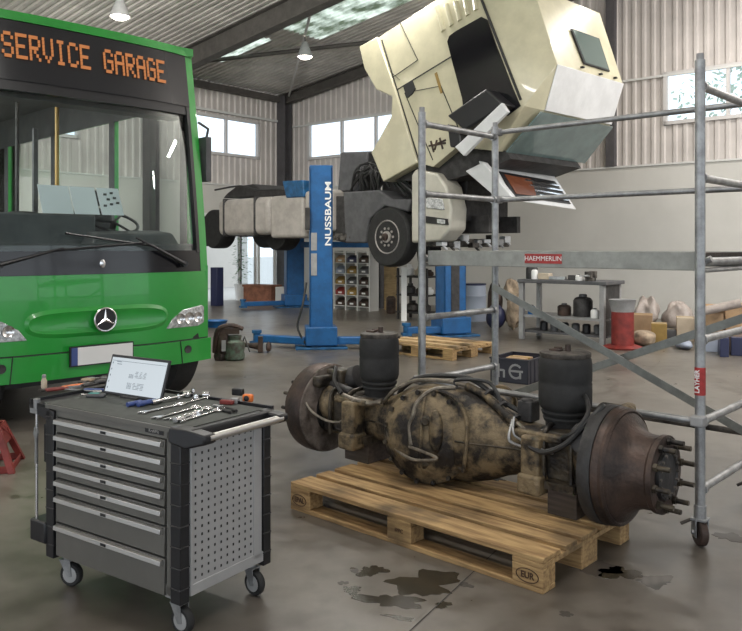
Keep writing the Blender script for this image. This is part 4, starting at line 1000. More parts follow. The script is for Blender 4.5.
for x in (-SL_, 0): m = MB(); m.box((x, -.02, .585), (.06, .07, .05)); m.build('clamp', 'grey', g_, bevel=.008)
for (xa, za, xb, zb, yy) in ((-SL_, 1.12, 0, .37, SW-.03), (-SL_, .34, 0, 1.03, SW+.04)):
    a = V(xa, yy, za); b = V(xb, yy, zb); m = MB(); d = (b-a).normalized(); n = V(-d.z, 0, d.x)*.024
    m.prism([a+n, b+n, b-n, a-n], (0, .006, 0)); m.build('diagonal_brace', 'alu', ST, bevel=.001)
# deck
m = MB(); m.bb(-SL_+.03, -.03, .02, .05, 1.285, 1.37); m.bb(-SL_+.03, -.03, .02, .075, 1.365, 1.372); m.bb(-SL_+.03, -.03, .02, .075, 1.283, 1.29)
DK = m.build('deck_edge_beam', 'alu', ST, bevel=.002)
m = MB(); m.bb(-SL_+.03, -.03, SW-.05, SW-.02, 1.285, 1.37); m.build('deck_edge_beam', 'alu', ST, bevel=.002)
m = MB(); m.bb(-SL_+.04, -.04, .05, SW-.05, 1.345, 1.366); m.build('deck_board', 'woodold', ST)
for x in (-SL_+.3, -SL_/2, -.3): m = MB(); m.bb(x-.02, x+.02, .05, SW-.05, 1.29, 1.345); m.build('deck_crossbar', 'alu', ST)
for x, s in ((-SL_, 1), (0, -1)):
    m = MB(); m.tube([(x+s*.07, .05, 1.325), (x, .05, 1.325), (x-s*.035, .05, 1.34)], .017, 10); m.build('deck_hook', 'steel', ST)
    m = MB(); m.cyl((x, pr, 1.325), (x, SW-pr, 1.325), .02, seg=14); m.build('deck_bearer', 'steel', ST)
    m = MB(); m.cyl((x, pr, 1.285), (x, SW-pr, 1.285), .012, seg=12); m.build('lower_bearer', 'steel', ST)
lx0 = SC.loc(525, 258, .02).x; lx1 = SC.loc(562, 258, .02).x
m = MB(); m.bb(lx0, lx1, .0165, .0195, 1.305, 1.357); lb = m.build('deck_label', 'redlabel', DK)
text_mesh('label_text', 'HAEMMERLIN', .036, basis(((lx0+lx1)/2, .0160, 1.331), (1, 0, 0), (0, 0, 1)), 'white', lb, extrude=.0003, sx=1.05)


m = MB(); zc = H-(381-HY)/FP*3.65; m.lathe([(pr+.0005, -.065), (pr+.0015, -.064), (pr+.0015, .064), (pr+.0005, .065)], (0, 0, zc), seg=28, close=False); lb = m.build('pole_label', 'redlabel', ST)
text_mesh('label_text', 'LAYHER', .030, basis((-.004, -pr-.002, zc), (0, 0, 1), (-1, 0, 0)), 'white', lb, extrude=.0008, bold=.0006)

# ------------------------------------------------------------ tool cart
KA = math.atan2(-.564, .826)
KC = Fr(-.67, 2.775, KA)
KT = thing('tool_cart', 'grey roller tool cart with seven drawers and a perforated side panel', 'tool cart', KC.o, KA)
KW, KD, KZ0, KZ1 = .78, .44, .14, .745
m = MB()
m.bb(-KW, 0, 0, .012, KZ1-.045, KZ1-.005); m.bb(-KW, -KW+.03, 0, .015, KZ0, KZ1); m.bb(-.085, -.055, 0, .015, KZ0, KZ1); m.bb(-KW, -.055, 0, .015, KZ0, KZ0+.035)
m.bb(-KW+.01, -.02, .02, KD, KZ0+.005, KZ1-.04); m.build('body', 'cartgrey', KT, bevel=.003)
# drawers
zs = [H-(y-HY)/FP*2.80 for y in (441, 459, 477, 493.5, 510.6, 529, 561, 600)]
for i in range(7):
    zt, zb = zs[i], zs[i+1]; x0, x1 = -KW+.035, -.09
    m = MB(); m.bb(x0, x1, -.006, .02, zb+.006, zt-.002); d = m.build('drawer', 'cartgrey', KT, bevel=.002)
    m = MB(); m.prism([(x0+.005, -.007, zt-.004), (x0+.005, -.022, zt-.008), (x0+.005, -.024, zt-.024), (x0+.005, -.014, zt-.028), (x0+.005, -.007, zt-.02)], (x1-x0-.01, 0, 0)); hd = m.build('drawer_handle', 'strip', d, bevel=.001)
    m = MB(); m.bb((x0+x1)/2-.015, (x0+x1)/2+.015, -.0255, -.0235, zt-.021, zt-.011); m.build('handle_mark', 'black', hd)
m = MB(); m.bb(-.20, -.10, -.003, .0, KZ1-.033, KZ1-.014); lg = m.build('brand_plate', 'black', KT, bevel=.002)
text_mesh('brand_text', 'KraftMe', .017, basis((-.15, -.0032, KZ1-.0235), (1, 0, 0), (0, 0, 1)), 'strip', lg, extrude=.0003)
# corner bumpers (ribbed black columns)
for x, y in ((-.0275, .012), (-KW-.0, .01), (-.02, KD), (-KW, KD)):
    m = MB(); m.bb(x-.026, x+.026, y-.022, y+.022, KZ0-.02, KZ1-.02)
    for k in range(8): z = KZ0+.03+k*.075; m.bb(x-.0285, x+.0285, y-.0245, y+.0245, z, z+.006)
    m.build('corner_guard', 'black', KT, bevel=.004)
# right side: frame and perforated panel
m = MB(); m.bb(-.012, .004, .04, KD-.02, KZ0, KZ0+.04); m.bb(-.012, .004, KD-.075, KD-.03, KZ0+.02, KZ1-.03); m.bb(-.012, .004, .035, .045, KZ0, KZ1-.03); m.build('side_frame', 'cartlight', KT, bevel=.002)
m = MB(); m.bb(-.012, .0, .045, KD-.075, KZ0+.04, KZ1-.04); pp = m.build('perforated_panel', 'cartlight', KT)
m = MB(); ny, nz = 10, 17
for a in range(ny):
    for b in range(nz):
        y = .060+(KD-.15)*a/(ny-1); z = KZ0+.06+(KZ1-KZ0-.13)*b/(nz-1); m.add([(.0008, y-.0042, z-.005), (.0008, y+.0042, z-.005), (.0008, y+.0042, z+.005), (.0008, y-.0042, z+.005)], [(0, 1, 2, 3)])
o = m.build('panel_holes', 'seam', pp, smooth=0); o['kind'] = 'stuff'
m = MB(); m.bb(-KW-.005, -KW+.008, .03, KD-.03, KZ0, KZ1-.03); m.build('left_side_panel', 'cartgrey', KT)
# top tray with raised rim, rubber mat, extended handle
m = MB(); m.bb(-KW-.145, .03, -.012, KD+.012, KZ1-.012, KZ1); m.bb(-KW-.145, -KW-.13, -.012, KD+.012, KZ1, KZ1+.012); m.bb(-KW-.145, .03, KD+.0, KD+.012, KZ1, KZ1+.014)
m.prism([(-KW-.145, -.012, KZ1), (-KW-.145, -.012, KZ1-.03), (-KW-.03, -.012, KZ1-.06), (-KW, -.012, KZ1-.06), (-KW, -.012, KZ1)], (0, KD+.024, 0)); m.build('top_tray', 'black', KT, bevel=.004)
m = MB(); m.bb(-KW-.03, -.0, -.013, -.006, KZ1-.014, KZ1+.004); m.build('tray_edge', 'cartgrey', KT, bevel=.001)
m = MB(); m.bb(-KW-.06, .0, .0, KD-.005, KZ1, KZ1+.003); m.build('tray_mat', 'mat', KT)
m = MB(); m.prism([(-.06, -.02, KZ1-.05), (.03, -.02, KZ1-.062), (.11, -.0, KZ1-.04), (.11, -.0, KZ1-.008), (.03, -.02, KZ1+.006), (-.06, -.014, KZ1+.006)], (0, .06, 0)); m.prism([(.0, KD-.05, KZ1-.05), (.03, KD-.05, KZ1-.06), (.11, KD-.05, KZ1-.035), (.11, KD-.05, KZ1-.005), (.0, KD-.05, KZ1+.006)], (0, .06, 0)); m.bb(.03, .05, 0, KD, KZ1-.03, KZ1+.006); m.build('handle_bracket', 'black', KT, bevel=.008)
m = MB(); m.cyl((.098, .03, KZ1-.022), (.098, KD-.02, KZ1-.022), .0145, seg=16); m.build('push_handle', 'strip', KT)
# castors
for x, y, sw in ((-.05, .03, 1.6), (-KW+.05, .04, 1.9), (-.05, KD-.03, 1.5), (-KW+.06, KD-.05, .5)):
    m = MB(); m.bb(x-.035, x+.035, y-.035, y+.035, KZ0-.008, KZ0); m.cyl((x, y, KZ0-.03), (x, y, KZ0-.005), .02)
    ax = V(math.cos(sw), math.sin(sw), 0); fw = V(-ax.y, ax.x, 0)
    for s in (-1, 1):
        c_ = V(x, y, 0)+ax*s*.02; m.prism([c_+fw*.028+V(0, 0, KZ0-.03), c_-fw*.022+V(0, 0, KZ0-.03), c_-fw*.03+V(0, 0, .045), c_-fw*.01+V(0, 0, .04)], ax*.003)
    m.box((x, y, KZ0-.03), (.045, .055, .005), sw); fk = m.build('castor_fork', 'steel', KT)
    m = MB(); c_ = V(x, y, .05)-fw*.018; m.lathe([(.018, -.013), (.044, -.015), (.049, -.008), (.049, .008), (.044, .015), (.018, .013)], c_, ax, 26); wh = m.build('castor_wheel', 'rubber', fk)
    m = MB(); m.lathe([(.02, -.017), (.032, -.016), (.032, .016), (.02, .017)], c_, ax, 20); m.build('wheel_disc', 'cartlight', wh)
# left side holder
m = MB(); m.bb(-KW-.13, -KW-.02, -.02, .08, KZ0+.03, KZ0+.12); m.build('side_bin', 'black', KT, bevel=.008)
m = MB(); m.bb(-KW-.06, -KW-.02, -.0, .10, .50, .66); m.build('holder_plate', 'black', KT, bevel=.004)
def kth(name, label, cat, x, y, rz=0, z=KZ1+.003, group=None):
    wp = KC.w(x, y, z); return thing(name, label, cat, wp, KA+rz, group)
def kmesh(m, name, mt, label, cat, x, y, rz=0, z=KZ1+.003, group=None, bevel=0):
    o = m.build(name, mt, bevel=bevel); place(o, KC.w(x, y, z), KA+rz); return tag(o, label, cat, group)
t = kth('breaker_bar', 'long steel bar with a chrome head hanging on the left side of the tool cart', 'hand tool', -KW-.10, -.005, 0, KZ0+.12)
m = MB(); m.cyl((0, 0, 0), (0, 0, .46), .006); m.build('shaft', 'chrome', t)
m = MB(); m.cyl((0, 0, .46), (0, 0, .50), .014); m.box((-.01, 0, .45), (.05, .02, .02)); m.build('head', 'steel', t)
t = kth('adjustable_wrench', 'small steel wrench hanging beside the long bar on the cart side', 'hand tool', -KW-.07, -.03, 0, .50)
m = MB(); m.prism([(-.008, 0, 0), (.008, 0, 0), (.006, 0, .1), (.016, 0, .13), (.008, 0, .15), (0, 0, .13), (-.01, 0, .15), (-.016, 0, .12), (-.006, 0, .1)], (0, .006, 0)); m.build('wrench_body', 'steel', t)
# tablet on its stand
ta = KC.loc(106, 390, .27); tb = KC.loc(161, 394, .27)
TB = kth('tablet', 'black tablet with a lit diagram page standing on the tool cart', 'tablet', (ta.x+tb.x)/2, .26, .03, KZ1+.003)
tw, thh = (tb.x-ta.x)/2+.004, .175
R = Matrix.Rotation(-.30, 3, 'X')
def tp(x, y, z): return R @ Vector((x, y, z))
m = MB(); m.box(tp(0, .005, thh/2+.004), (2*tw, .010, thh), R=R); m.build('tablet_body', 'black', TB, bevel=.003)
m = MB(); m.box(tp(0, -.0007, thh/2+.004), (2*tw-.022, .0012, thh-.024), R=R); sc = m.build('tablet_screen', 'tabglow', TB)
m = MB()
def ink(x, z, w_, h_): m.box(tp(x, -.0017, z+.004), (w_, .0006, h_), R=R)
random.seed(5)
for k in range(5): ink(-tw+.022, .03+.027*k, .004, .008)
for k in range(2): ink(-tw+.065-.004*k, .135+.010*k, .03, .0025)
for bx, bz, rows in ((-.035, .082, 4), (-.035, .036, 6)):
    for r in range(rows):
        for c_ in range(3): ink(bx+c_*.010-.004, bz+r*.0045, random.uniform(.004, .009), .002)
for bx, bz, rows in ((.03, .085, 5), (.028, .036, 5)):
    for r in range(rows):
        for c_ in range(3): ink(bx+(c_-1)*.024+random.uniform(-.004, .004), bz+r*.006, random.uniform(.008, .022), .0018)
ink(0, thh-.026, 2*tw-.03, .0014)
m.build('screen_writing', 'tabink', sc, smooth=0)
m = MB(); m.prism([(-.05, .01, 0), (.05, .01, 0), (.04, .075, 0), (-.04, .075, 0)], (0, 0, .003)); m.prism([tp(-.04, .011, .12), tp(.04, .011, .12), V(.05, .075, .003), V(-.05, .075, .003)], (0, .003, .002)); m.bb(-.05, .05, -.015, .02, 0, .008); m.build('stand', 'dark', TB)
# hand tools: wrenches, pliers, sockets, screwdrivers ...
def kx(px, py):  # a spot on the tray seen at a pixel, in the cart's frame
    w_ = gp(px, py, KZ1+.004)-KC.o; return KC.c*w_.x+KC.s*w_.y, -KC.s*w_.x+KC.c*w_.y
def wrench(x, y, rz, L, label, mt='chrome', group='steel wrenches on the tool cart'):
    L *= 1.4; rz += 1.1 if group else .6; t = kth('combination_wrench', label, 'wrench', x, y, rz, group=group); w_ = .0085*L/.15
    m = MB(); m.bb(-L/2+.01, L/2-.012, -w_*.6, w_*.6, .002, .008); m.build('shank', mt, t, bevel=.002)
    m = MB(); m.tube([(L/2+.014*L/.15*math.cos(a), .014*L/.15*math.sin(a), .005) for a in [2*PI*k/14 for k in range(14)]], .0045, 6, closed=True); m.build('ring_end', mt, t)
    m = MB(); k = L/.15; m.prism([(-L/2+.012, -w_*.6, .001), (-L/2-.004, -.013*k, .001), (-L/2-.022*k, -.010*k, .001), (-L/2-.008, -.004*k, .001), (-L/2-.008, .004*k, .001), (-L/2-.022*k, .010*k, .001), (-L/2-.004, .013*k, .001), (-L/2+.012, w_*.6, .001)], (0, 0, .008)); m.build('open_end', mt, t, bevel=.001); return t
def screwdriver(x, y, rz, L, mt, label):
    t = kth('screwdriver', label, 'screwdriver', x, y, rz, z=KZ1+.015)
    m = MB(); m.lathe([(.006, -L/2), (.012, -L/2+.004), (.0115, -L/2+.03), (.009, -L/2+.05), (.012, -L/2+.06), (.007, -L/2+.075)], axis='X', seg=12); m.build('handle', mt, t)
    m = MB(); m.cyl((-L/2+.07, 0, 0), (L/2, 0, 0), .0032, seg=8); m.build('shaft', 'chrome', t); return t
def ratchet(x, y, rz, L, label, mt='chrome'):
    t = kth('ratchet_handle', label, 'ratchet', x, y, rz, z=KZ1+.003)
    m = MB(); m.tube([(-L/2, 0, .012), (-L/2+.05, 0, .012), (-L/2+.06, 0, .012), (L/2-.02, 0, .012)], [.011, .010, .0055, .006], 12); m.build('handle', mt, t)
    m = MB(); m.lathe([(.010, 0), (.018, .004), (.018, .018), (.014, .022)], (L/2, 0, 0), seg=16); m.build('ratchet_head', 'chrome', t); return t
x, y = kx(150, 408)
def K(px, py): return kx(px, py)
rzI = .38   # most tools lie a little across the tray
t = kth('torque_wrench', 'dark blue tool lying at the front of the tray below the tablet', 'hand tool', *K(143, 404), rz=1.5, z=KZ1+.013)
m = MB(); m.tube([(-.075, 0, 0), (-.01, 0, 0)], [.010, .011], 10); m.build('handle', 'tblue', t); m = MB(); m.tube([(-.01, 0, 0), (.07, 0, 0)], .006, 8); m.build('shaft', 'tblue', t); m = MB(); m.lathe([(.010, -.008), (.013, 0), (.010, .008)], (.08, 0, 0), seg=12); m.build('head', 'steel', t)
screwdriver(*K(157, 403), 1.55, .20, 'tblue', 'screwdriver with a blue grip beside the dark blue tool')
ratchet(*K(170, 401), 1.6, .20, 'chrome ratchet lying behind the blue screwdriver')
for i, (px, py, rz, L, lb) in enumerate(((163, 409, .50, .13, 'chrome wrench nearest the blue screwdriver'), (178, 413, .60, .15, 'leftmost chrome wrench of the row in the middle of the cart tray'), (190, 414, .60, .15, 'second chrome wrench from the left of the row on the cart tray'), (201, 416, .60, .15, 'third chrome wrench from the left of the row on the cart tray'), (211, 413, .60, .11, 'short chrome wrench at the right end of the row'), (196, 401, .60, .10, 'shortest chrome wrench, lying behind the row near the sockets'))):
    wrench(*K(px, py), rz, L, lb)
ratchet(*K(187, 419), 1.8, .15, 'stubby chrome ratchet at the front edge right of the row of wrenches')
def pliers(px, py, rz, mt, label, L=.15):
    t = kth('pliers', label, 'pliers', *K(px, py), rz=rz)
    for s in (-1, 1): m = MB(); m.curve([(0, 0, .008), (-.03, s*.010, .008), (-.07, s*.014, .008), (-L*.7, s*.010, .008)], .0065, 5, 8); m.build('grip', mt, t)
    m = MB(); m.lathe([(.013, 0), (.013, .012)], (0, 0, .002), seg=14); m.prism([(0, -.012, .002), (.05, -.004, .002), (.05, .004, .002), (0, .012, .002)], (0, 0, .011)); m.build('jaw', 'steel', t); return t
pliers(220, 409, 2.9, 'dark', 'dark-handled pliers between the wrenches and the red box')
pliers(84, 386, 1.5, 'orange', 'orange-handled pliers at the left end of the tray'); pliers(101, 384, 1.6, 'dark', 'dark pliers left of the tablet'); pliers(70, 389, 1.3, 'red', 'red-handled pliers near the tall bottle on the tray')
def socket(px, py, r_, h_, label, lying=False):
    m = MB()
    if lying: m.lathe([(r_, -h_/2), (r_, h_/2), (r_*.7, h_/2), (r_*.6, h_/4)], (0, 0, r_), 'X', 16)
    else: m.lathe([(r_*.95, 0), (r_, .003), (r_, h_*.5), (r_*.85, h_*.6), (r_*.85, h_), (r_*.6, h_), (r_*.55, h_*.5)], seg=16)
    return kmesh(m, 'socket', 'chrome', label, 'socket', *K(px, py), rz=.6, group='chrome sockets behind the wrenches')
socket(187, 396, .012, .03, 'chrome socket lying at the back edge right of the tablet', True); socket(196, 399, .012, .022, 'upright chrome socket in the middle behind the wrenches'); socket(193, 393, .010, .02, 'smaller upright chrome socket at the back edge'); socket(206, 397, .012, .026, 'chrome socket lying furthest right of the sockets', True); socket(178, 399, .010, .022, 'upright chrome socket nearest the tablet')
t = kth('gauge', 'small teal and grey gauge lying front left of the tablet', 'gauge', *K(96, 397), rz=.5)
m = MB(); m.bb(-.04, .04, -.018, .018, 0, .016); m.build('case', 'greydark', t, bevel=.006); m = MB(); m.bb(-.03, .015, -.012, .012, .016, .019); m.build('cover', 'teal', t, bevel=.003); m = MB(); m.curve([(-.04, 0, .01), (-.06, -.01, .012), (-.065, .01, .006)], .004); m.build('clip', 'chrome', t)
t = kth('bottle', 'small pale upright bottle at the left end of the cart tray', 'bottle', *K(44, 388))
m = MB(); m.lathe([(.012, 0), (.013, .003), (.013, .035), (.009, .042), (.008, .05)], seg=16); m.build('bottle_body', 'cardpale', t); m = MB(); m.lathe([(.009, .048), (.009, .06), (.006, .063)], seg=14); m.build('cap', 'grey', t)
kmesh(MB().bb(-.03, .03, -.012, .012, 0, .018), 'red_socket_case', 'red', 'small red case on the right part of the cart tray', 'case', *K(227, 404), rz=.3, bevel=.004)
kmesh(MB().bb(-.015, .015, -.014, .014, 0, .022), 'grey_case', 'grey', 'small grey block between the red case and the orange tool', 'case', *K(235, 403), rz=.3, bevel=.003)
t = kth('tape_measure', 'orange tape measure at the right rear of the cart tray', 'tape measure', *K(248, 402), rz=.3)
m = MB(); m.bb(-.022, .022, -.014, .014, 0, .034); m.build('case', 'orange', t, bevel=.008); m = MB(); m.lathe([(.012, 0), (.012, .003), (.004, .004)], (0, -.014, .018), Vector((0, -1, 0)), 14); m.build('hub', 'black', t)
kmesh(MB().bb(-.026, .026, -.012, .012, 0, .03), 'battery_pack', 'black', 'black block behind the orange tape measure', 'battery', *K(238, 395), rz=.2, bevel=.004)
for i, (px, py, rz, mt, nm, lb) in enumerate(((112, 378, .3, 'steel', 'spanner', 'steel spanner in the rear left heap beside the tablet'), (64, 388, .9, 'grime', 'spanner', 'dull spanner near the bottle at the left end'), (80, 391, -.3, 'steel', 'spanner', 'steel spanner lying flat at the left front of the tray'), (95, 380, 1.3, 'grime', 'spanner', 'dull spanner lying crosswise in the rear left heap'))):
    wrench(*K(px, py), rz, .13, lb, mt, None)
kmesh(MB().bb(-.06, .06, -.010, .010, 0, .012), 'flat_file', 'tblue', 'dark blue flat bar left of the tablet', 'file', *K(97, 391), rz=.55, bevel=.003)
kmesh(MB().bb(-.03, .03, -.02, .02, 0, .014), 'rag', 'cloth', 'small folded dirty rag at the left of the tray', 'rag', *K(88, 381), rz=.2, bevel=.006)
screwdriver(*K(108, 384), 1.0, .13, 'black', 'black-handled screwdriver beside the left edge of the tablet')

# ------------------------------------------------------------ floor marks
def blob(cx, cy, rx, ry, seed, mt, label, cat='stain', name='oil_stain', z=.0012, n=48, rough=.35, group=None, rz=0):
    random.seed(seed); ph = [random.uniform(0, 6.28) for _ in range(6)]
    pts = []
    for k in range(n):
        a = 2*PI*k/n; r_ = 1+rough*(.5*math.sin(2*a+ph[0])+.35*math.sin(3*a+ph[1])+.3*math.sin(5*a+ph[2])+.22*math.sin(8*a+ph[3])+.15*math.sin(13*a+ph[4]))
        pts.append((rx*r_*math.cos(a), ry*r_*math.sin(a), 0))
    m = MB(); m.add([(0, 0, 0)]+pts+[(x*1.02, y*1.02, -z) for x, y, _ in pts], [(0, 1+k, 1+(k+1) % n) for k in range(n)]+[(1+k, 1+n+k, 1+n+(k+1) % n, 1+(k+1) % n) for k in range(n)])
    o = m.build(name, mt, smooth=0); place(o, (cx, cy, z), rz); return tag(o, label, cat, group)
M['oil'] = mat('oil_film', (.038, .032, .022), .2)
M['oildull'] = mat('oil_stain_dull', (.055, .047, .04), .45)
M['wet'] = mat('wet_patch', (.10, .095, .088), .05)
G = 'oil stains on the floor in front of the pallet'
for i, (px, py, rx, ry, lb) in enumerate(((425, 583, .13, .075, 'large dark oil stain in front of the pallet'), (392, 601, .11, .04, 'long oil stain below the largest one'), (372, 571, .055, .035, 'round oil stain left of the largest one'), (443, 605, .028, .018, 'small oil spot right of the long stain'), (352, 590, .04, .02, 'small oil stain at the left of the group'), (400, 618, .05, .012, 'thin oil smear nearest the bottom edge of the view'), (566, 614, .028, .012, 'small dark spot in front of the pallet corner'), (355, 571, .02, .012, 'tiny oil dot beside the round stain'), (343, 583, .018, .012, 'tiny oil dot at the far left of the group'), (466, 585, .03, .012, 'faint oil fleck beside the pallet edge'))):
    g_ = gp(px, py); blob(g_.x, g_.y, rx, ry*1.5, 20+i, 'oil' if i < 6 else 'oildull', lb, rz=PA*.4, rough=.5, group=G)
for i, (px, py, rx, ry, mt, lb) in enumerate(((592, 566, .10, .10, 'oildull', 'dull dark patch beside the right end of the pallet'), (619, 573, .075, .07, 'oil', 'dark wet oil puddle right of the pallet'), (655, 581, .07, .055, 'wet', 'light shiny water puddle right of the oil puddle'), (730, 537, .07, .05, 'oildull', 'brown stain behind the scaffold castor'))):
    g_ = gp(px, py); blob(g_.x, g_.y, rx, ry, 50+i, mt, lb, name='puddle' if i in (1, 2) else 'oil_stain', cat='puddle' if i in (1, 2) else 'stain', rough=.45)
g_ = gp(480, 470, PZ); ob = blob(g_.x-.05, g_.y-.06, .20, .07, 77, 'oil', 'dark oil stain on the pallet boards under the differential', rough=.5, rz=PA); ob.location.z = PZ+.0015
g_ = gp(443, 327+0); 
a = gp(420, 622); b = gp(480, 566)
m = MB(); d = (b-a).normalized(); n = V(-d.y, d.x, 0)*.002; a2 = a-d*3; b2 = b+d*.3; m.add([a2-n, b2-n, b2+n, a2+n], [(0, 1, 2, 3)]); m2 = m.build('trim_20', 'seam', smooth=0); m2.location.z = .0022; struct(m2)

# ------------------------------------------------------------ small machinery left of the lift column
g_ = gp(231, 360); t = thing('gearbox', 'small rusty gearbox with a green can-shaped housing on the floor beside the bus', 'gearbox', g_, .2)
m = MB(); m.lathe([(.10, 0), (.125, .02), (.13, .06), (.12, .10), (.13, .15), (.12, .22), (.08, .25), (.09, .30)], (.04, 0, 0), seg=20); m.build('housing', 'teal' if False else 'gbgreen', t) if 'gbgreen' in M else m.build('housing', mat('green_grime', (.09, .14, .10), .6, col2=(.05, .04, .03), scale=14), t)
m = MB(); m.ball((-.10, .0, .20), .11, 14, sc=(.8, .8, 1.7), jit=.12); m.ball((-.12, .02, .05), .09, 12, jit=.1); m.curve([(-.2, 0, .1), (-.16, -.08, .38), (0, -.05, .43), (.14, 0, .38)], .028); m.box((-.02, 0, .36), (.24, .14, .07)); m.build('yoke', 'rust', t)
m = MB(); m.box((-.09, -.11, .19), (.05, .02, .13)); m.build('metal_tag', 'grey', t)
g_ = gp(252, 352); t = thing('drive_shaft', 'rusty short drive shaft lying behind the gearbox on the floor', 'drive shaft', g_, -.1)
m = MB(); m.tube([(-.28, .05, .10), (-.05, 0, .09), (.1, -.02, .08)], [.035, .03, .05], 12); m.box((.12, -.02, .11), (.06, .14, .20), .2); m.lathe([(.05, 0), (.07, .02), (.05, .05)], (.2, 0, .07), 'X', 14); m.build('shaft', 'rust', t)
m = MB(); m.tube([(-.2, .15, .02), (-.1, 0, .2), (0, -.12, .02)], .01, 6); m.build('wire_stand', 'dark', t)
g_ = gp(216, 327); t = thing('tray', 'blue tray on the floor just behind the right edge of the bus', 'tray', g_)
m = MB(); m.lathe([(.14, 0), (.2, .11), (.21, .115), (.19, .11), (.13, .01), (0, .01)], seg=24, close=False); m.build('bowl', 'blue', t)
# red jack stand at the left edge
g_ = gp(-16, 470); t = thing('jack_stand', 'red steel jack stand at the left edge of the view', 'jack stand', (g_.x, g_.y+.05, 0), .25)
m = MB(); b_, tt, zt = .17, .065, .28
for sx in (-1, 1):
    for sy in (-1, 1):
        m.hexa([(sx*b_-.02, sy*b_-.02, 0), (sx*b_+.02, sy*b_-.02, 0), (sx*b_+.02, sy*b_+.02, 0), (sx*b_-.02, sy*b_+.02, 0), (sx*tt-.02, sy*tt-.02, zt), (sx*tt+.02, sy*tt-.02, zt), (sx*tt+.02, sy*tt+.02, zt), (sx*tt-.02, sy*tt+.02, zt)])
for s in (-1, 1):
    for ax in (0, 1):
        P = [(-b_, 0), (b_, 0), (tt+.03, .16), (-tt-.03, .16)] ; P = [(-b_, .0), (b_, .0), (b_*.98, .045), (-b_*.98, .045)]
        pts = [(u, s*b_, z) if ax == 0 else (s*b_, u, z) for u, z in P]; m.prism(pts, (0, -s*.008, 0) if ax == 0 else (-s*.008, 0, 0))
        P = [(-tt-.055, .16), (tt+.055, .16), (tt+.02, .28), (-tt-.02, .28)]; pts = [(u, s*(tt+.02+(.035 if z < .2 else 0)), z) if ax == 0 else (s*(tt+.02+(.035 if z < .2 else 0)), u, z) for u, z in P]; m.prism(pts, (0, -s*.008, 0) if ax == 0 else (-s*.008, 0, 0))
m.build('frame', 'red', t, bevel=.003)
m = MB(); m.cyl((0, 0, .1), (0, 0, .31), .022); m.box((0, 0, .32), (.09, .05, .02)); m.build('ratchet_post', 'dark', t)

# ------------------------------------------------------------ background furniture
def crate(name, label, cat, loc, rz, sx, sy, sz, mt, lid=None, group=None, flaps=False):
    t = thing(name, label, cat, loc, rz, group)
    m = MB()
    if flaps:
        w_ = .008
        m.bb(-sx/2, sx/2, -sy/2, -sy/2+w_, 0, sz); m.bb(-sx/2, sx/2, sy/2-w_, sy/2, 0, sz); m.bb(-sx/2, -sx/2+w_, -sy/2, sy/2, 0, sz); m.bb(sx/2-w_, sx/2, -sy/2, sy/2, 0, sz); m.bb(-sx/2, sx/2, -sy/2, sy/2, 0, w_)
    else: m.bb(-sx/2, sx/2, -sy/2, sy/2, 0, sz)
    m.build('box_body', mt, t, bevel=.006)
    if flaps:
        for s in (-1, 1): m = MB(); m.prism([(-sx/2, s*sy/2, sz), (sx/2, s*sy/2, sz), (sx/2, s*(sy/2+.09), sz+.08), (-sx/2, s*(sy/2+.09), sz+.08)], (0, 0, .006)); m.build('flap', mt, t)
    else: m = MB(); m.bb(-sx/2-.001, sx/2+.001, -.025, .025, sz*.8, sz+.002); m.build('tape', 'ochre' if mt != 'ochre' else 'cardpale', t)
    return t
# black crate with white letters
g_ = gp(528, 385); cw, cdp, chh = .42, .52, .25
CR = thing('crate', 'black plastic crate with large grey letters behind the right air spring', 'crate', g_, PA+.12)
m = MB(); w_ = .012
m.bb(-cw, 0, 0, w_, 0, chh); m.bb(-cw, 0, cdp-w_, cdp, 0, chh); m.bb(-cw, -cw+w_, 0, cdp, 0, chh); m.bb(-w_, 0, 0, cdp, 0, chh); m.bb(-cw, 0, 0, cdp, 0, w_); m.bb(-cw-.01, .01, -.01, w_, chh-.018, chh); m.bb(-cw-.01, .01, cdp-w_, cdp+.01, chh-.018, chh); m.bb(-.01, .01, 0, cdp, chh-.018, chh); m.bb(-cw-.01, -cw+.01, 0, cdp, chh-.018, chh)
for k in range(5): m.bb(-.001, .006, .06+.1*k, .075+.1*k, 0, chh-.018)
m.build('crate_body', mat('crate_black', (.018, .018, .028), .45), CR, bevel=.003)
m = MB()
def ln(x0, z0, x1, z1, w_=.022):
    a = V(x0, -.002, z0); b = V(x1, -.002, z1); d = (b-a).normalized(); n = V(-d.z, 0, d.x)*w_/2; m.prism([a+n, b+n, b-n, a-n], (0, -.001, 0))
ln(-.325, .05, -.325, .19); ln(-.265, .05, -.265, .13); ln(-.325, .125, -.265, .125)
L_ = [(-.135+.068*math.cos(a), .122+.068*math.sin(a)) for a in [PI*.22+PI*1.5*k/12 for k in range(13)]]
for i in range(12): ln(*L_[i], *L_[i+1])
ln(-.195, .125, -.055, .125); ln(-.085, .05, -.085, .125)
m.build('lettering', 'grey', CR, smooth=0)
crate('carton', 'small brown carton inside the black lettered crate', 'box', g_+V(-.02, .35, .014), PA+.12, .22, .2, .22, 'card')

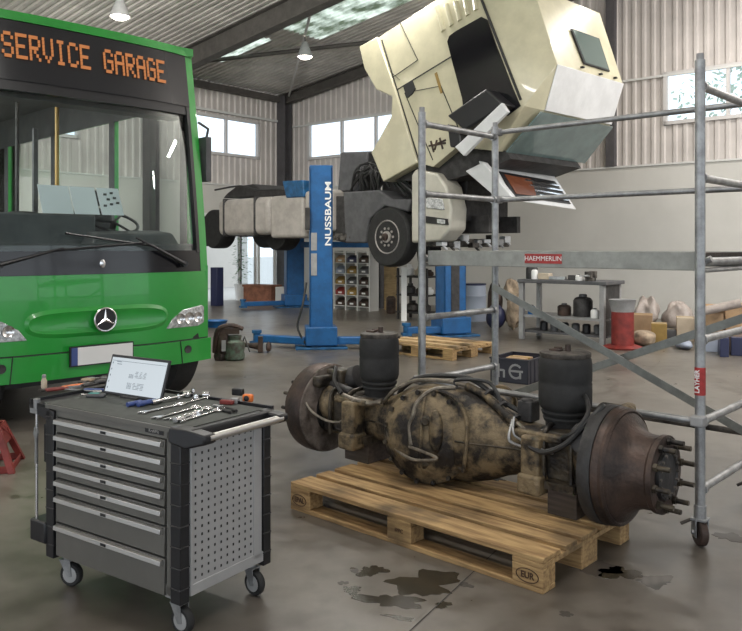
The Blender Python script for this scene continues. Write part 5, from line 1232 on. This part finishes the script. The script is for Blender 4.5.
# workbench with a vise
WA = HA
wb0 = Fr(3.256, 10.9, WA); WB = thing('workbench', 'grey steel workbench with a shelf standing against the white wall', 'workbench', wb0.o, WA)
WL, WD, WH = 1.35, .62, .90
m = MB(); m.bb(-WL, .05, -.03, WD, WH-.05, WH); m.build('bench_top', 'greydark', WB, bevel=.006)
for x, y in ((0, 0), (-WL+.08, 0), (0, WD-.07), (-WL+.08, WD-.07)):
    m = MB(); m.bb(x-.07, x, y, y+.07, 0, WH-.05); m.build('leg', 'grey', WB, bevel=.004)
m = MB(); m.bb(-WL, 0, .02, WD-.02, .34, .37); m.build('shelf', 'grey', WB)
m = MB(); m.bb(-WL, 0, .1, WD-.1, .10, .13); m.build('lower_shelf', 'greydark', WB)
m = MB(); m.bb(-.02, .0, .07, WD-.07, .12, WH-.05); m.build('side_board', 'dark', WB)
def wbt(name, label, cat, x, y, z, rz=0, group=None): return thing(name, label, cat, wb0.w(x, y, z), WA+rz, group)
t = wbt('bench_vise', 'dark bench vise clamped on the right end of the grey workbench', 'vise', -.22, .05, WH)
m = MB(); m.bb(-.06, .06, -.06, .06, 0, .05); m.bb(-.05, .05, -.10, -.03, .05, .14); m.bb(-.05, .05, .03, .12, .04, .14); m.build('vise_body', 'grime', t, bevel=.008); m = MB(); m.cyl((0, -.2, .08), (0, .1, .08), .014); m.cyl((-.08, -.2, .08), (.08, -.2, .08), .007); m.build('vise_screw', 'steel', t)
specs = [('spray_can', 'white spray bottle at the left end of the workbench top', 'bottle', -1.18, .2, WH, .05, .16, 'white'), ('oil_can', 'dark machine head at the left rear of the workbench top', 'machine', -1.28, .3, WH, .09, .22, 'dark'), ('jar', 'round white jar at the front right of the workbench top', 'jar', -.42, .1, WH, .05, .09, 'white'),
         ('canister', 'large dark canister on the workbench shelf', 'canister', -.45, .3, .37, .14, .32, 'dark'), ('canister', 'brown canister on the workbench shelf left of the dark one', 'canister', -.72, .25, .37, .10, .18, 'rust'), ('tin', 'white tin on the workbench shelf at the right', 'tin', -.2, .15, .37, .06, .14, 'white'), ('tin', 'blue tin on the workbench shelf at the far left', 'tin', -1.2, .15, .37, .06, .14, 'blue')]
for nm, lb, ct, x, y, z, r_, h_, mt in specs:
    t = wbt(nm, lb, ct, x, y, z); m = MB(); m.lathe([(r_*.96, 0), (r_, .01), (r_, h_*.72), (r_*.8, h_*.85), (r_*.45, h_*.9)], seg=18); m.build('container', mt, t); m = MB(); m.lathe([(r_*.42, h_*.88), (r_*.42, h_), (r_*.3, h_*1.02)], seg=14); m.build('cap', 'greydark', t)
for k, (x, y, sx, sy, sz, mt, lb) in enumerate(((-1.03, .25, .18, .13, .09, 'cardpale', 'pale box near the left end of the workbench top'), (-.8, .2, .24, .10, .05, 'steel', 'flat steel part in the middle of the workbench top'), (-.6, .3, .15, .12, .07, 'dark', 'small dark box right of the flat steel part on the workbench'))):
    o = MB().bb(-sx/2, sx/2, -sy/2, sy/2, 0, sz).build('parts_box', mt, bevel=.006); place(o, wb0.w(x, y, WH), WA+.2*k); tag(o, lb, 'box')
for k in range(6):
    o = MB().lathe([(.05, 0), (.06, .01), (.06, .12), (.04, .14)], seg=14).build('small_can', 'black' if k % 2 else 'greydark'); place(o, wb0.w(-.2-.17*k, .25, .13)); tag(o, ['rightmost dark can', 'second dark can from the right', 'third dark can from the right', 'fourth dark can from the right', 'fifth dark can from the right', 'leftmost dark can'][k]+' on the lowest workbench shelf', 'can', 'dark cans on the lowest workbench shelf')
# red bin right of the bench
g_ = gp(622, 349); t = thing('waste_bin', 'red cylinder bin with a grey hopper top right of the workbench', 'bin', (g_.x+.04, g_.y+.1, 0), 0)
m = MB(); m.lathe([(.15, .04), (.15, .50), (.14, .51)], seg=28); m.build('drum', 'red', t)
m = MB(); m.lathe([(.15, .50), (.18, .66), (.185, .665), (.17, .66), (.145, .52)], seg=28, close=False); m.build('hopper', 'grey', t)
m = MB(); m.lathe([(.26, 0), (.27, .02), (.2, .045), (.1, .05)], seg=28); m.build('base', 'red', t)
o = MB().bb(-.10, .10, -.05, .05, 0, .42).build('canister_red_white', 'redlabel', bevel=.02); o.name = 'jerrycan'; place(o, (g_.x+.30, g_.y+1.0, 0), .3); tag(o, 'red and white container standing right behind the red bin', 'container')
# boxes and bags heaped by the wall at the right
def bx(px0, px1, pyt, pyb, D, name, label, mt, depth=.35, flaps=False, z0=0, cat='box', group='cartons heaped along the white wall'):
    a = at(px0, pyb, D); b = at(px1, pyb, D); top = at(px0, pyt, D).z; zb = z0; w_ = (b.x-a.x)
    return crate(name, label, cat, ((a.x+b.x)/2, D+depth/2, zb), -.35, w_*.92, depth, max(top-zb, .08), mt, flaps=flaps, group=group)
bx(637, 657, 315, 340, 11.6, 'cardboard_box', 'brown cardboard box just right of the red bin', 'card')
bx(655, 671, 324, 343, 11.1, 'ochre_box', 'ochre yellow box in the middle of the heap by the wall', 'ochre', .3)
bx(681, 699, 318, 349, 11.4, 'cardboard_box', 'pale upright carton left of the right scaffold pole', 'cardpale', .35)
bx(669, 680, 330, 345, 11.5, 'dark_box', 'dark low box between the yellow box and the pale carton', 'greydark', .3)
bx(706, 724, 336, 357, 10.2, 'storage_tub', 'pale blue tub right of the scaffold pole', 'bluegrey', .35) if 'bluegrey' in M else (M.__setitem__('bluegrey', mat('bluegrey', (.30, .34, .42), .5)), bx(705, 722, 336, 357, 10.3, 'storage_tub', 'pale blue tub right of the scaffold pole', 'bluegrey', .3, cat='tub', group=None))
M['navy'] = mat('navy', (.02, .025, .07), .4)
bx(726, 735, 338, 359, 9.8, 'storage_crate', 'navy crate next to the pale blue tub', 'navy', .4, cat='crate', group=None); bx(737, 760, 338, 360, 9.9, 'storage_crate', 'navy crate at the right edge of the view', 'navy', .4, cat='crate', group=None)
bx(709, 730, 313, 336, 10.9, 'cardboard_box', 'open brown cardboard box behind the pale blue tub', 'card', .5, flaps=True); bx(732, 762, 305, 345, 11.0, 'cardboard_box', 'tall brown carton at the right edge of the view', 'card', .5)
bx(734, 760, 294, 305, 11.1, 'cardboard_box', 'small carton on top of the tall carton at the right edge', 'cardpale', .3, z0=.0) if False else None
a = at(704, 311, 10.8); b = at(741, 303, 10.6); m = MB(); m.tube([(0, 0, 0), (b.x-a.x, b.y-a.y, b.z-a.z)], .06, 10); o = m.build('foam_roll', 'film'); o.location = a; tag(o, 'long pale foam roll lying over the open brown box', 'foam roll')
def lump(px0, px1, pyt, pyb, D, name, label, cat, mt, seed, z0=0, jit=.16, dep=.5):
    random.seed(seed); a = at(px0, pyb, D); b = at(px1, pyb, D); top = at(px0, pyt, D).z; rx = (b.x-a.x)/2; rz_ = (top-z0)/2
    m = MB(); m.ball((0, 0, rz_), 1, 18, sc=(rx, dep/2, rz_), jit=jit); o = m.build(name, mt, smooth=180, sub=1); o.location = ((a.x+b.x)/2, D+dep/2, z0); return tag(o, label, cat)
lump(636, 662, 332, 350, 10.7, 'sack', 'beige sack lying in front of the brown cardboard box', 'sack', 'cloth', 3)
lump(640, 665, 299, 330, 12.4, 'plastic_wrap', 'crumpled plastic wrap heaped on the boxes right of the bin', 'plastic wrap', 'film', 4, z0=.0, jit=.42)
lump(668, 699, 303, 330, 12.4, 'plastic_bag', 'large pinkish plastic bag on the heap left of the scaffold pole', 'plastic bag', 'film', 5, z0=0.0, jit=.28)
lump(683, 698, 341, 356, 10.4, 'plastic_bag', 'small grey blue plastic bag at the foot of the pale carton', 'plastic bag', 'bluegrey', 6)
# figures of stuffed cloth, sacks, blue drum left of the bench
lump(508, 523, 296, 328, 12.9, 'stuffed_sack', 'beige stuffed sack left of the workbench', 'sack', 'cloth', 8, jit=.42, dep=.4)
lump(506, 521, 279, 300, 13.3, 'cloth_bundle', 'beige cloth bundle piled on the stuffed sack left of the workbench', 'cloth bundle', 'cloth', 9, z0=.40, jit=.45, dep=.4)
lump(489, 505, 281, 310, 13.4, 'dark_sack', 'dark brown sack behind the scaffold pole', 'sack', 'rust', 10, jit=.2, dep=.4)
lump(488, 508, 305, 326, 13.0, 'dark_bag', 'navy bag on the floor in front of the dark brown sack', 'bag', 'navy', 12, jit=.15, dep=.4)
p = at(475, 320, 14.6); t = thing('barrel', 'blue barrel standing between the short lift column and the sacks', 'barrel', (p.x, p.y, 0))
m = MB(); m.lathe([(.2, 0), (.21, .02), (.21, .2), (.22, .22), (.21, .24), (.21, .45), (.22, .47), (.21, .49), (.2, .68)], seg=24); m.build('drum', 'bluegrey', t); m = MB(); m.lathe([(.205, .67), (.21, .68), (.21, .70), (.1, .705)], seg=24); m.build('lid', 'navy', t)
p = at(462, 320, 14.6); m = MB(); m.curve([(0, 0, 0), (.05, 0, .4), (-.02, 0, .75), (.12, 0, .98)], [.09]*25, 8, 10) if False else m.tube([(0, 0, 0), (.05, 0, .4), (0, 0, .75), (.12, 0, .98)], [.09, .10, .09, .05], 12); o = m.build('rolled_carpet', 'cloth'); o.location = (p.x-.04, p.y+.6, 0); tag(o, 'rolled beige cloth leaning upright right of the short lift column', 'cloth roll')
# dark wheeled rack with white and brown parts
RA = HA; r0 = at(398, 320, 15.0); RK = thing('steel_rack', 'dark steel rack with parts on its shelves below the raised front wheel', 'rack', (r0.x, r0.y, 0), RA)
for x, y in ((0, 0), (.68, 0), (0, .4), (.68, .4)): m = MB(); m.bb(x-.02, x+.02, y-.02, y+.02, 0, .98); m.build('post', 'dark', RK)
for z in (.12, .45, .80): m = MB(); m.bb(-.03, .71, -.03, .43, z, z+.03); m.build('shelf', 'dark', RK)
rfr = Fr(r0.x, r0.y, RA)
for k, (x, z, r_, h_, mt, ct) in enumerate(((.12, .83, .09, .22, 'white', 'white'), (.38, .83, .11, .18, 'cardpale', 'pale'), (.6, .83, .08, .12, 'rust', 'rusty'), (.15, .48, .1, .2, 'dark', 'dark'), (.4, .48, .1, .16, 'rust', 'brown'), (.6, .48, .08, .14, 'white', 'white'), (.2, .15, .12, .2, 'grime', 'grimy'), (.5, .15, .11, .18, 'dark', 'dark'))):
    o = MB().lathe([(r_*.8, 0), (r_, .02), (r_, h_*.6), (r_*.5, h_*.8), (r_*.5, h_)], seg=14).build('machine_part', mt); place(o, rfr.w(x, .2, z+.001)); tag(o, ct+' machine part on the '+('top', 'middle', 'bottom')[0 if z > .8 else 1 if z > .4 else 2]+' shelf of the dark rack, '+('left', 'centre', 'right')[0 if x < .3 else 1 if x < .55 else 2], 'machine part', 'parts on the dark rack')
o = MB().bb(-.05, .05, -.03, .03, 0, 1.0).build('post', 'white'); o.name = 'white_post'; g_ = at(404, 318, 14.6); place(o, (g_.x, g_.y, 0)); tag(o, 'white upright post standing at the left front of the dark rack', 'post')
# bin shelving
s0 = at(334, 308, 17.3); sa = HA; SHT = thing('bin_shelving', 'pale metal shelving full of small parts bins against the back wall', 'shelving', (s0.x, s0.y, 0), sa)
sfr = Fr(s0.x, s0.y, sa); ncol, nrow, cwid, rh = 3, 5, .34, .235
for i in range(ncol+1): m = MB(); m.bb(i*cwid-.015, i*cwid+.015, 0, .3, 0, nrow*rh+.12); m.build('upright', 'ledge', SHT)
for j in range(nrow+1): m = MB(); m.bb(0, ncol*cwid, 0, .3, .08+j*rh, .095+j*rh); m.build('shelf', 'ledge', SHT)
random.seed(11); cols = [('card', 'brown'), ('greydark', 'dark grey'), ('ochre', 'ochre'), ('red', 'red'), ('bluegrey', 'pale blue'), ('cardpale', 'cream'), ('navy', 'navy'), ('rust', 'rust brown')]
rown = ['bottom', 'second', 'middle', 'fourth', 'top']; coln = ['left', 'middle', 'right']
for j in range(nrow):
    for i in range(ncol):
        mt, cn = random.choice(cols); t = thing('parts_bin', '%s parts bin on the %s shelf, %s column of the pale shelving' % (cn, rown[j], coln[i]), 'storage bin', sfr.w(i*cwid+cwid/2, .14, .096+j*rh), sa, 'parts bins in the pale shelving')
        m = MB(); m.prism([(-.13, -.13, 0), (-.13, .13, 0), (-.13, .13, .16), (-.13, -.02, .16), (-.13, -.13, .09)], (.26, 0, 0)); m.build('bin_body', mt, t); m = MB(); m.bb(-.05, .05, -.134, -.13, .03, .065); m.build('bin_label', 'white', t)
# dark and tan door panels beside the shelving
a = at(375, 306, 17.6); m = MB(); m.bb(-.16, .16, 0, .3, 0, 1.95); o = m.build('board_panel', 'greydark'); o.name = 'cupboard'; place(o, (a.x, a.y, 0), HA); tag(o, 'tall narrow dark cupboard standing right of the bin shelving', 'cupboard')
a = at(390, 306, 17.0); m = MB(); m.bb(-.17, .17, 0, .05, 0, 1.9); o = m.build('wood_board', 'woodpale'); o.name = 'plywood_board'; place(o, (a.x, a.y, 0), HA); tag(o, 'tan plywood board standing between the dark panel and the dark rack', 'board')
o = MB().lathe([(.09, 0), (.1, .03), (.1, .32), (.06, .36)], seg=14).build('gas_bottle', 'rust'); a = at(391, 312, 16.2); o.location = (a.x, a.y, 0); tag(o, 'short dark bottle at the foot of the tan plywood board', 'gas bottle')
# planter and plant at the doorway
a = at(262, 300, 19.2); t = thing('planter_box', 'long reddish brown planter box beside the glazed doorway', 'planter', (a.x, a.y, 0), HA+.2)
m = MB(); m.bb(-.42, .42, -.2, .2, 0, .42); m.build('box_body', 'brick', t, bevel=.01); m = MB(); m.bb(-.44, .44, -.22, .22, .40, .45); m.build('rim', 'brick', t)
a = at(281, 302, 18.7); o = MB().bb(-.13, .13, -.1, .1, 0, .42).build('white_can', 'ledge', bevel=.02); o.name = 'canister'; place(o, (a.x, a.y, 0), .2); tag(o, 'grey white canister standing right of the brown planter', 'canister')
a = at(241, 292, 20.2); t = thing('potted_plant', 'tall green plant in a white pot inside the glazed doorway', 'plant', (a.x, a.y, 0))
m = MB(); m.lathe([(.13, 0), (.18, .4), (.19, .42), (.16, .41)], seg=20); m.build('pot', 'white', t)
m = MB(); random.seed(4)
for k in range(260):
    z = random.uniform(.5, 2.0); r_ = .26*(1-.3*abs(z-1.2)); an = random.uniform(0, 6.28); c_ = V(r_*math.cos(an)*random.random(), r_*math.sin(an)*random.random(), z); d = V(math.cos(an), math.sin(an), random.uniform(-.5, .3))*.12; s_ = V(-math.sin(an), math.cos(an), 0)*.03
    m.add([c_, c_+d*.5+s_, c_+d, c_+d*.5-s_], [(0, 1, 2, 3)])
m.build('foliage', 'leaf', t, smooth=0); m = MB(); m.cyl((0, 0, .3), (0, 0, 1.9), .02); m.build('stem', 'rust', t)
# a dark metal cabinet seen by the doorway, left
a = at(217, 300, 18.3); o = MB().bb(-.12, .12, -.1, .1, 0, .9).build('cabinet', 'navy', bevel=.01); place(o, (a.x, a.y, 0), HA); o.name = 'narrow_cabinet'; tag(o, 'narrow dark cabinet beside the doorway, next to the bus edge', 'cabinet')
# trees outside the right-hand window
def tree(x, y, h_, seed, label):
    random.seed(seed); t = thing('tree', label, 'tree', (x, y, 0), 0, 'trees outside the hall windows')
    m = MB(); m.cyl((0, 0, 0), (.1, 0, h_*.8), .14, .06); m.build('trunk', 'rust', t)
    m = MB()
    for k in range(1500):
        c_ = Vector((random.gauss(0, 1), random.gauss(0, 1), random.gauss(0, .9)))*h_*.17+V(0, 0, h_*.68); d = Vector((random.uniform(-1, 1), random.uniform(-1, 1), random.uniform(-1, 1))).normalized()*.17; s_ = d.orthogonal().normalized()*.06
        m.add([c_, c_+d*.5+s_, c_+d, c_+d*.5-s_], [(0, 1, 2, 3)])
    m.build('crown', 'treeleaf', t, smooth=0)
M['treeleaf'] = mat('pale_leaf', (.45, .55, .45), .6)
w1 = hall.w(bw[1][0]+.9, 4.5); tree(w1.x, w1.y, 7.2, 1, 'leafy tree seen through the left pane of the right-hand window')
w1 = hall.w(bw[1][0]+7.5, 6.0); tree(w1.x, w1.y, 7.0, 2, 'leafy tree seen at the right edge of the right-hand window')
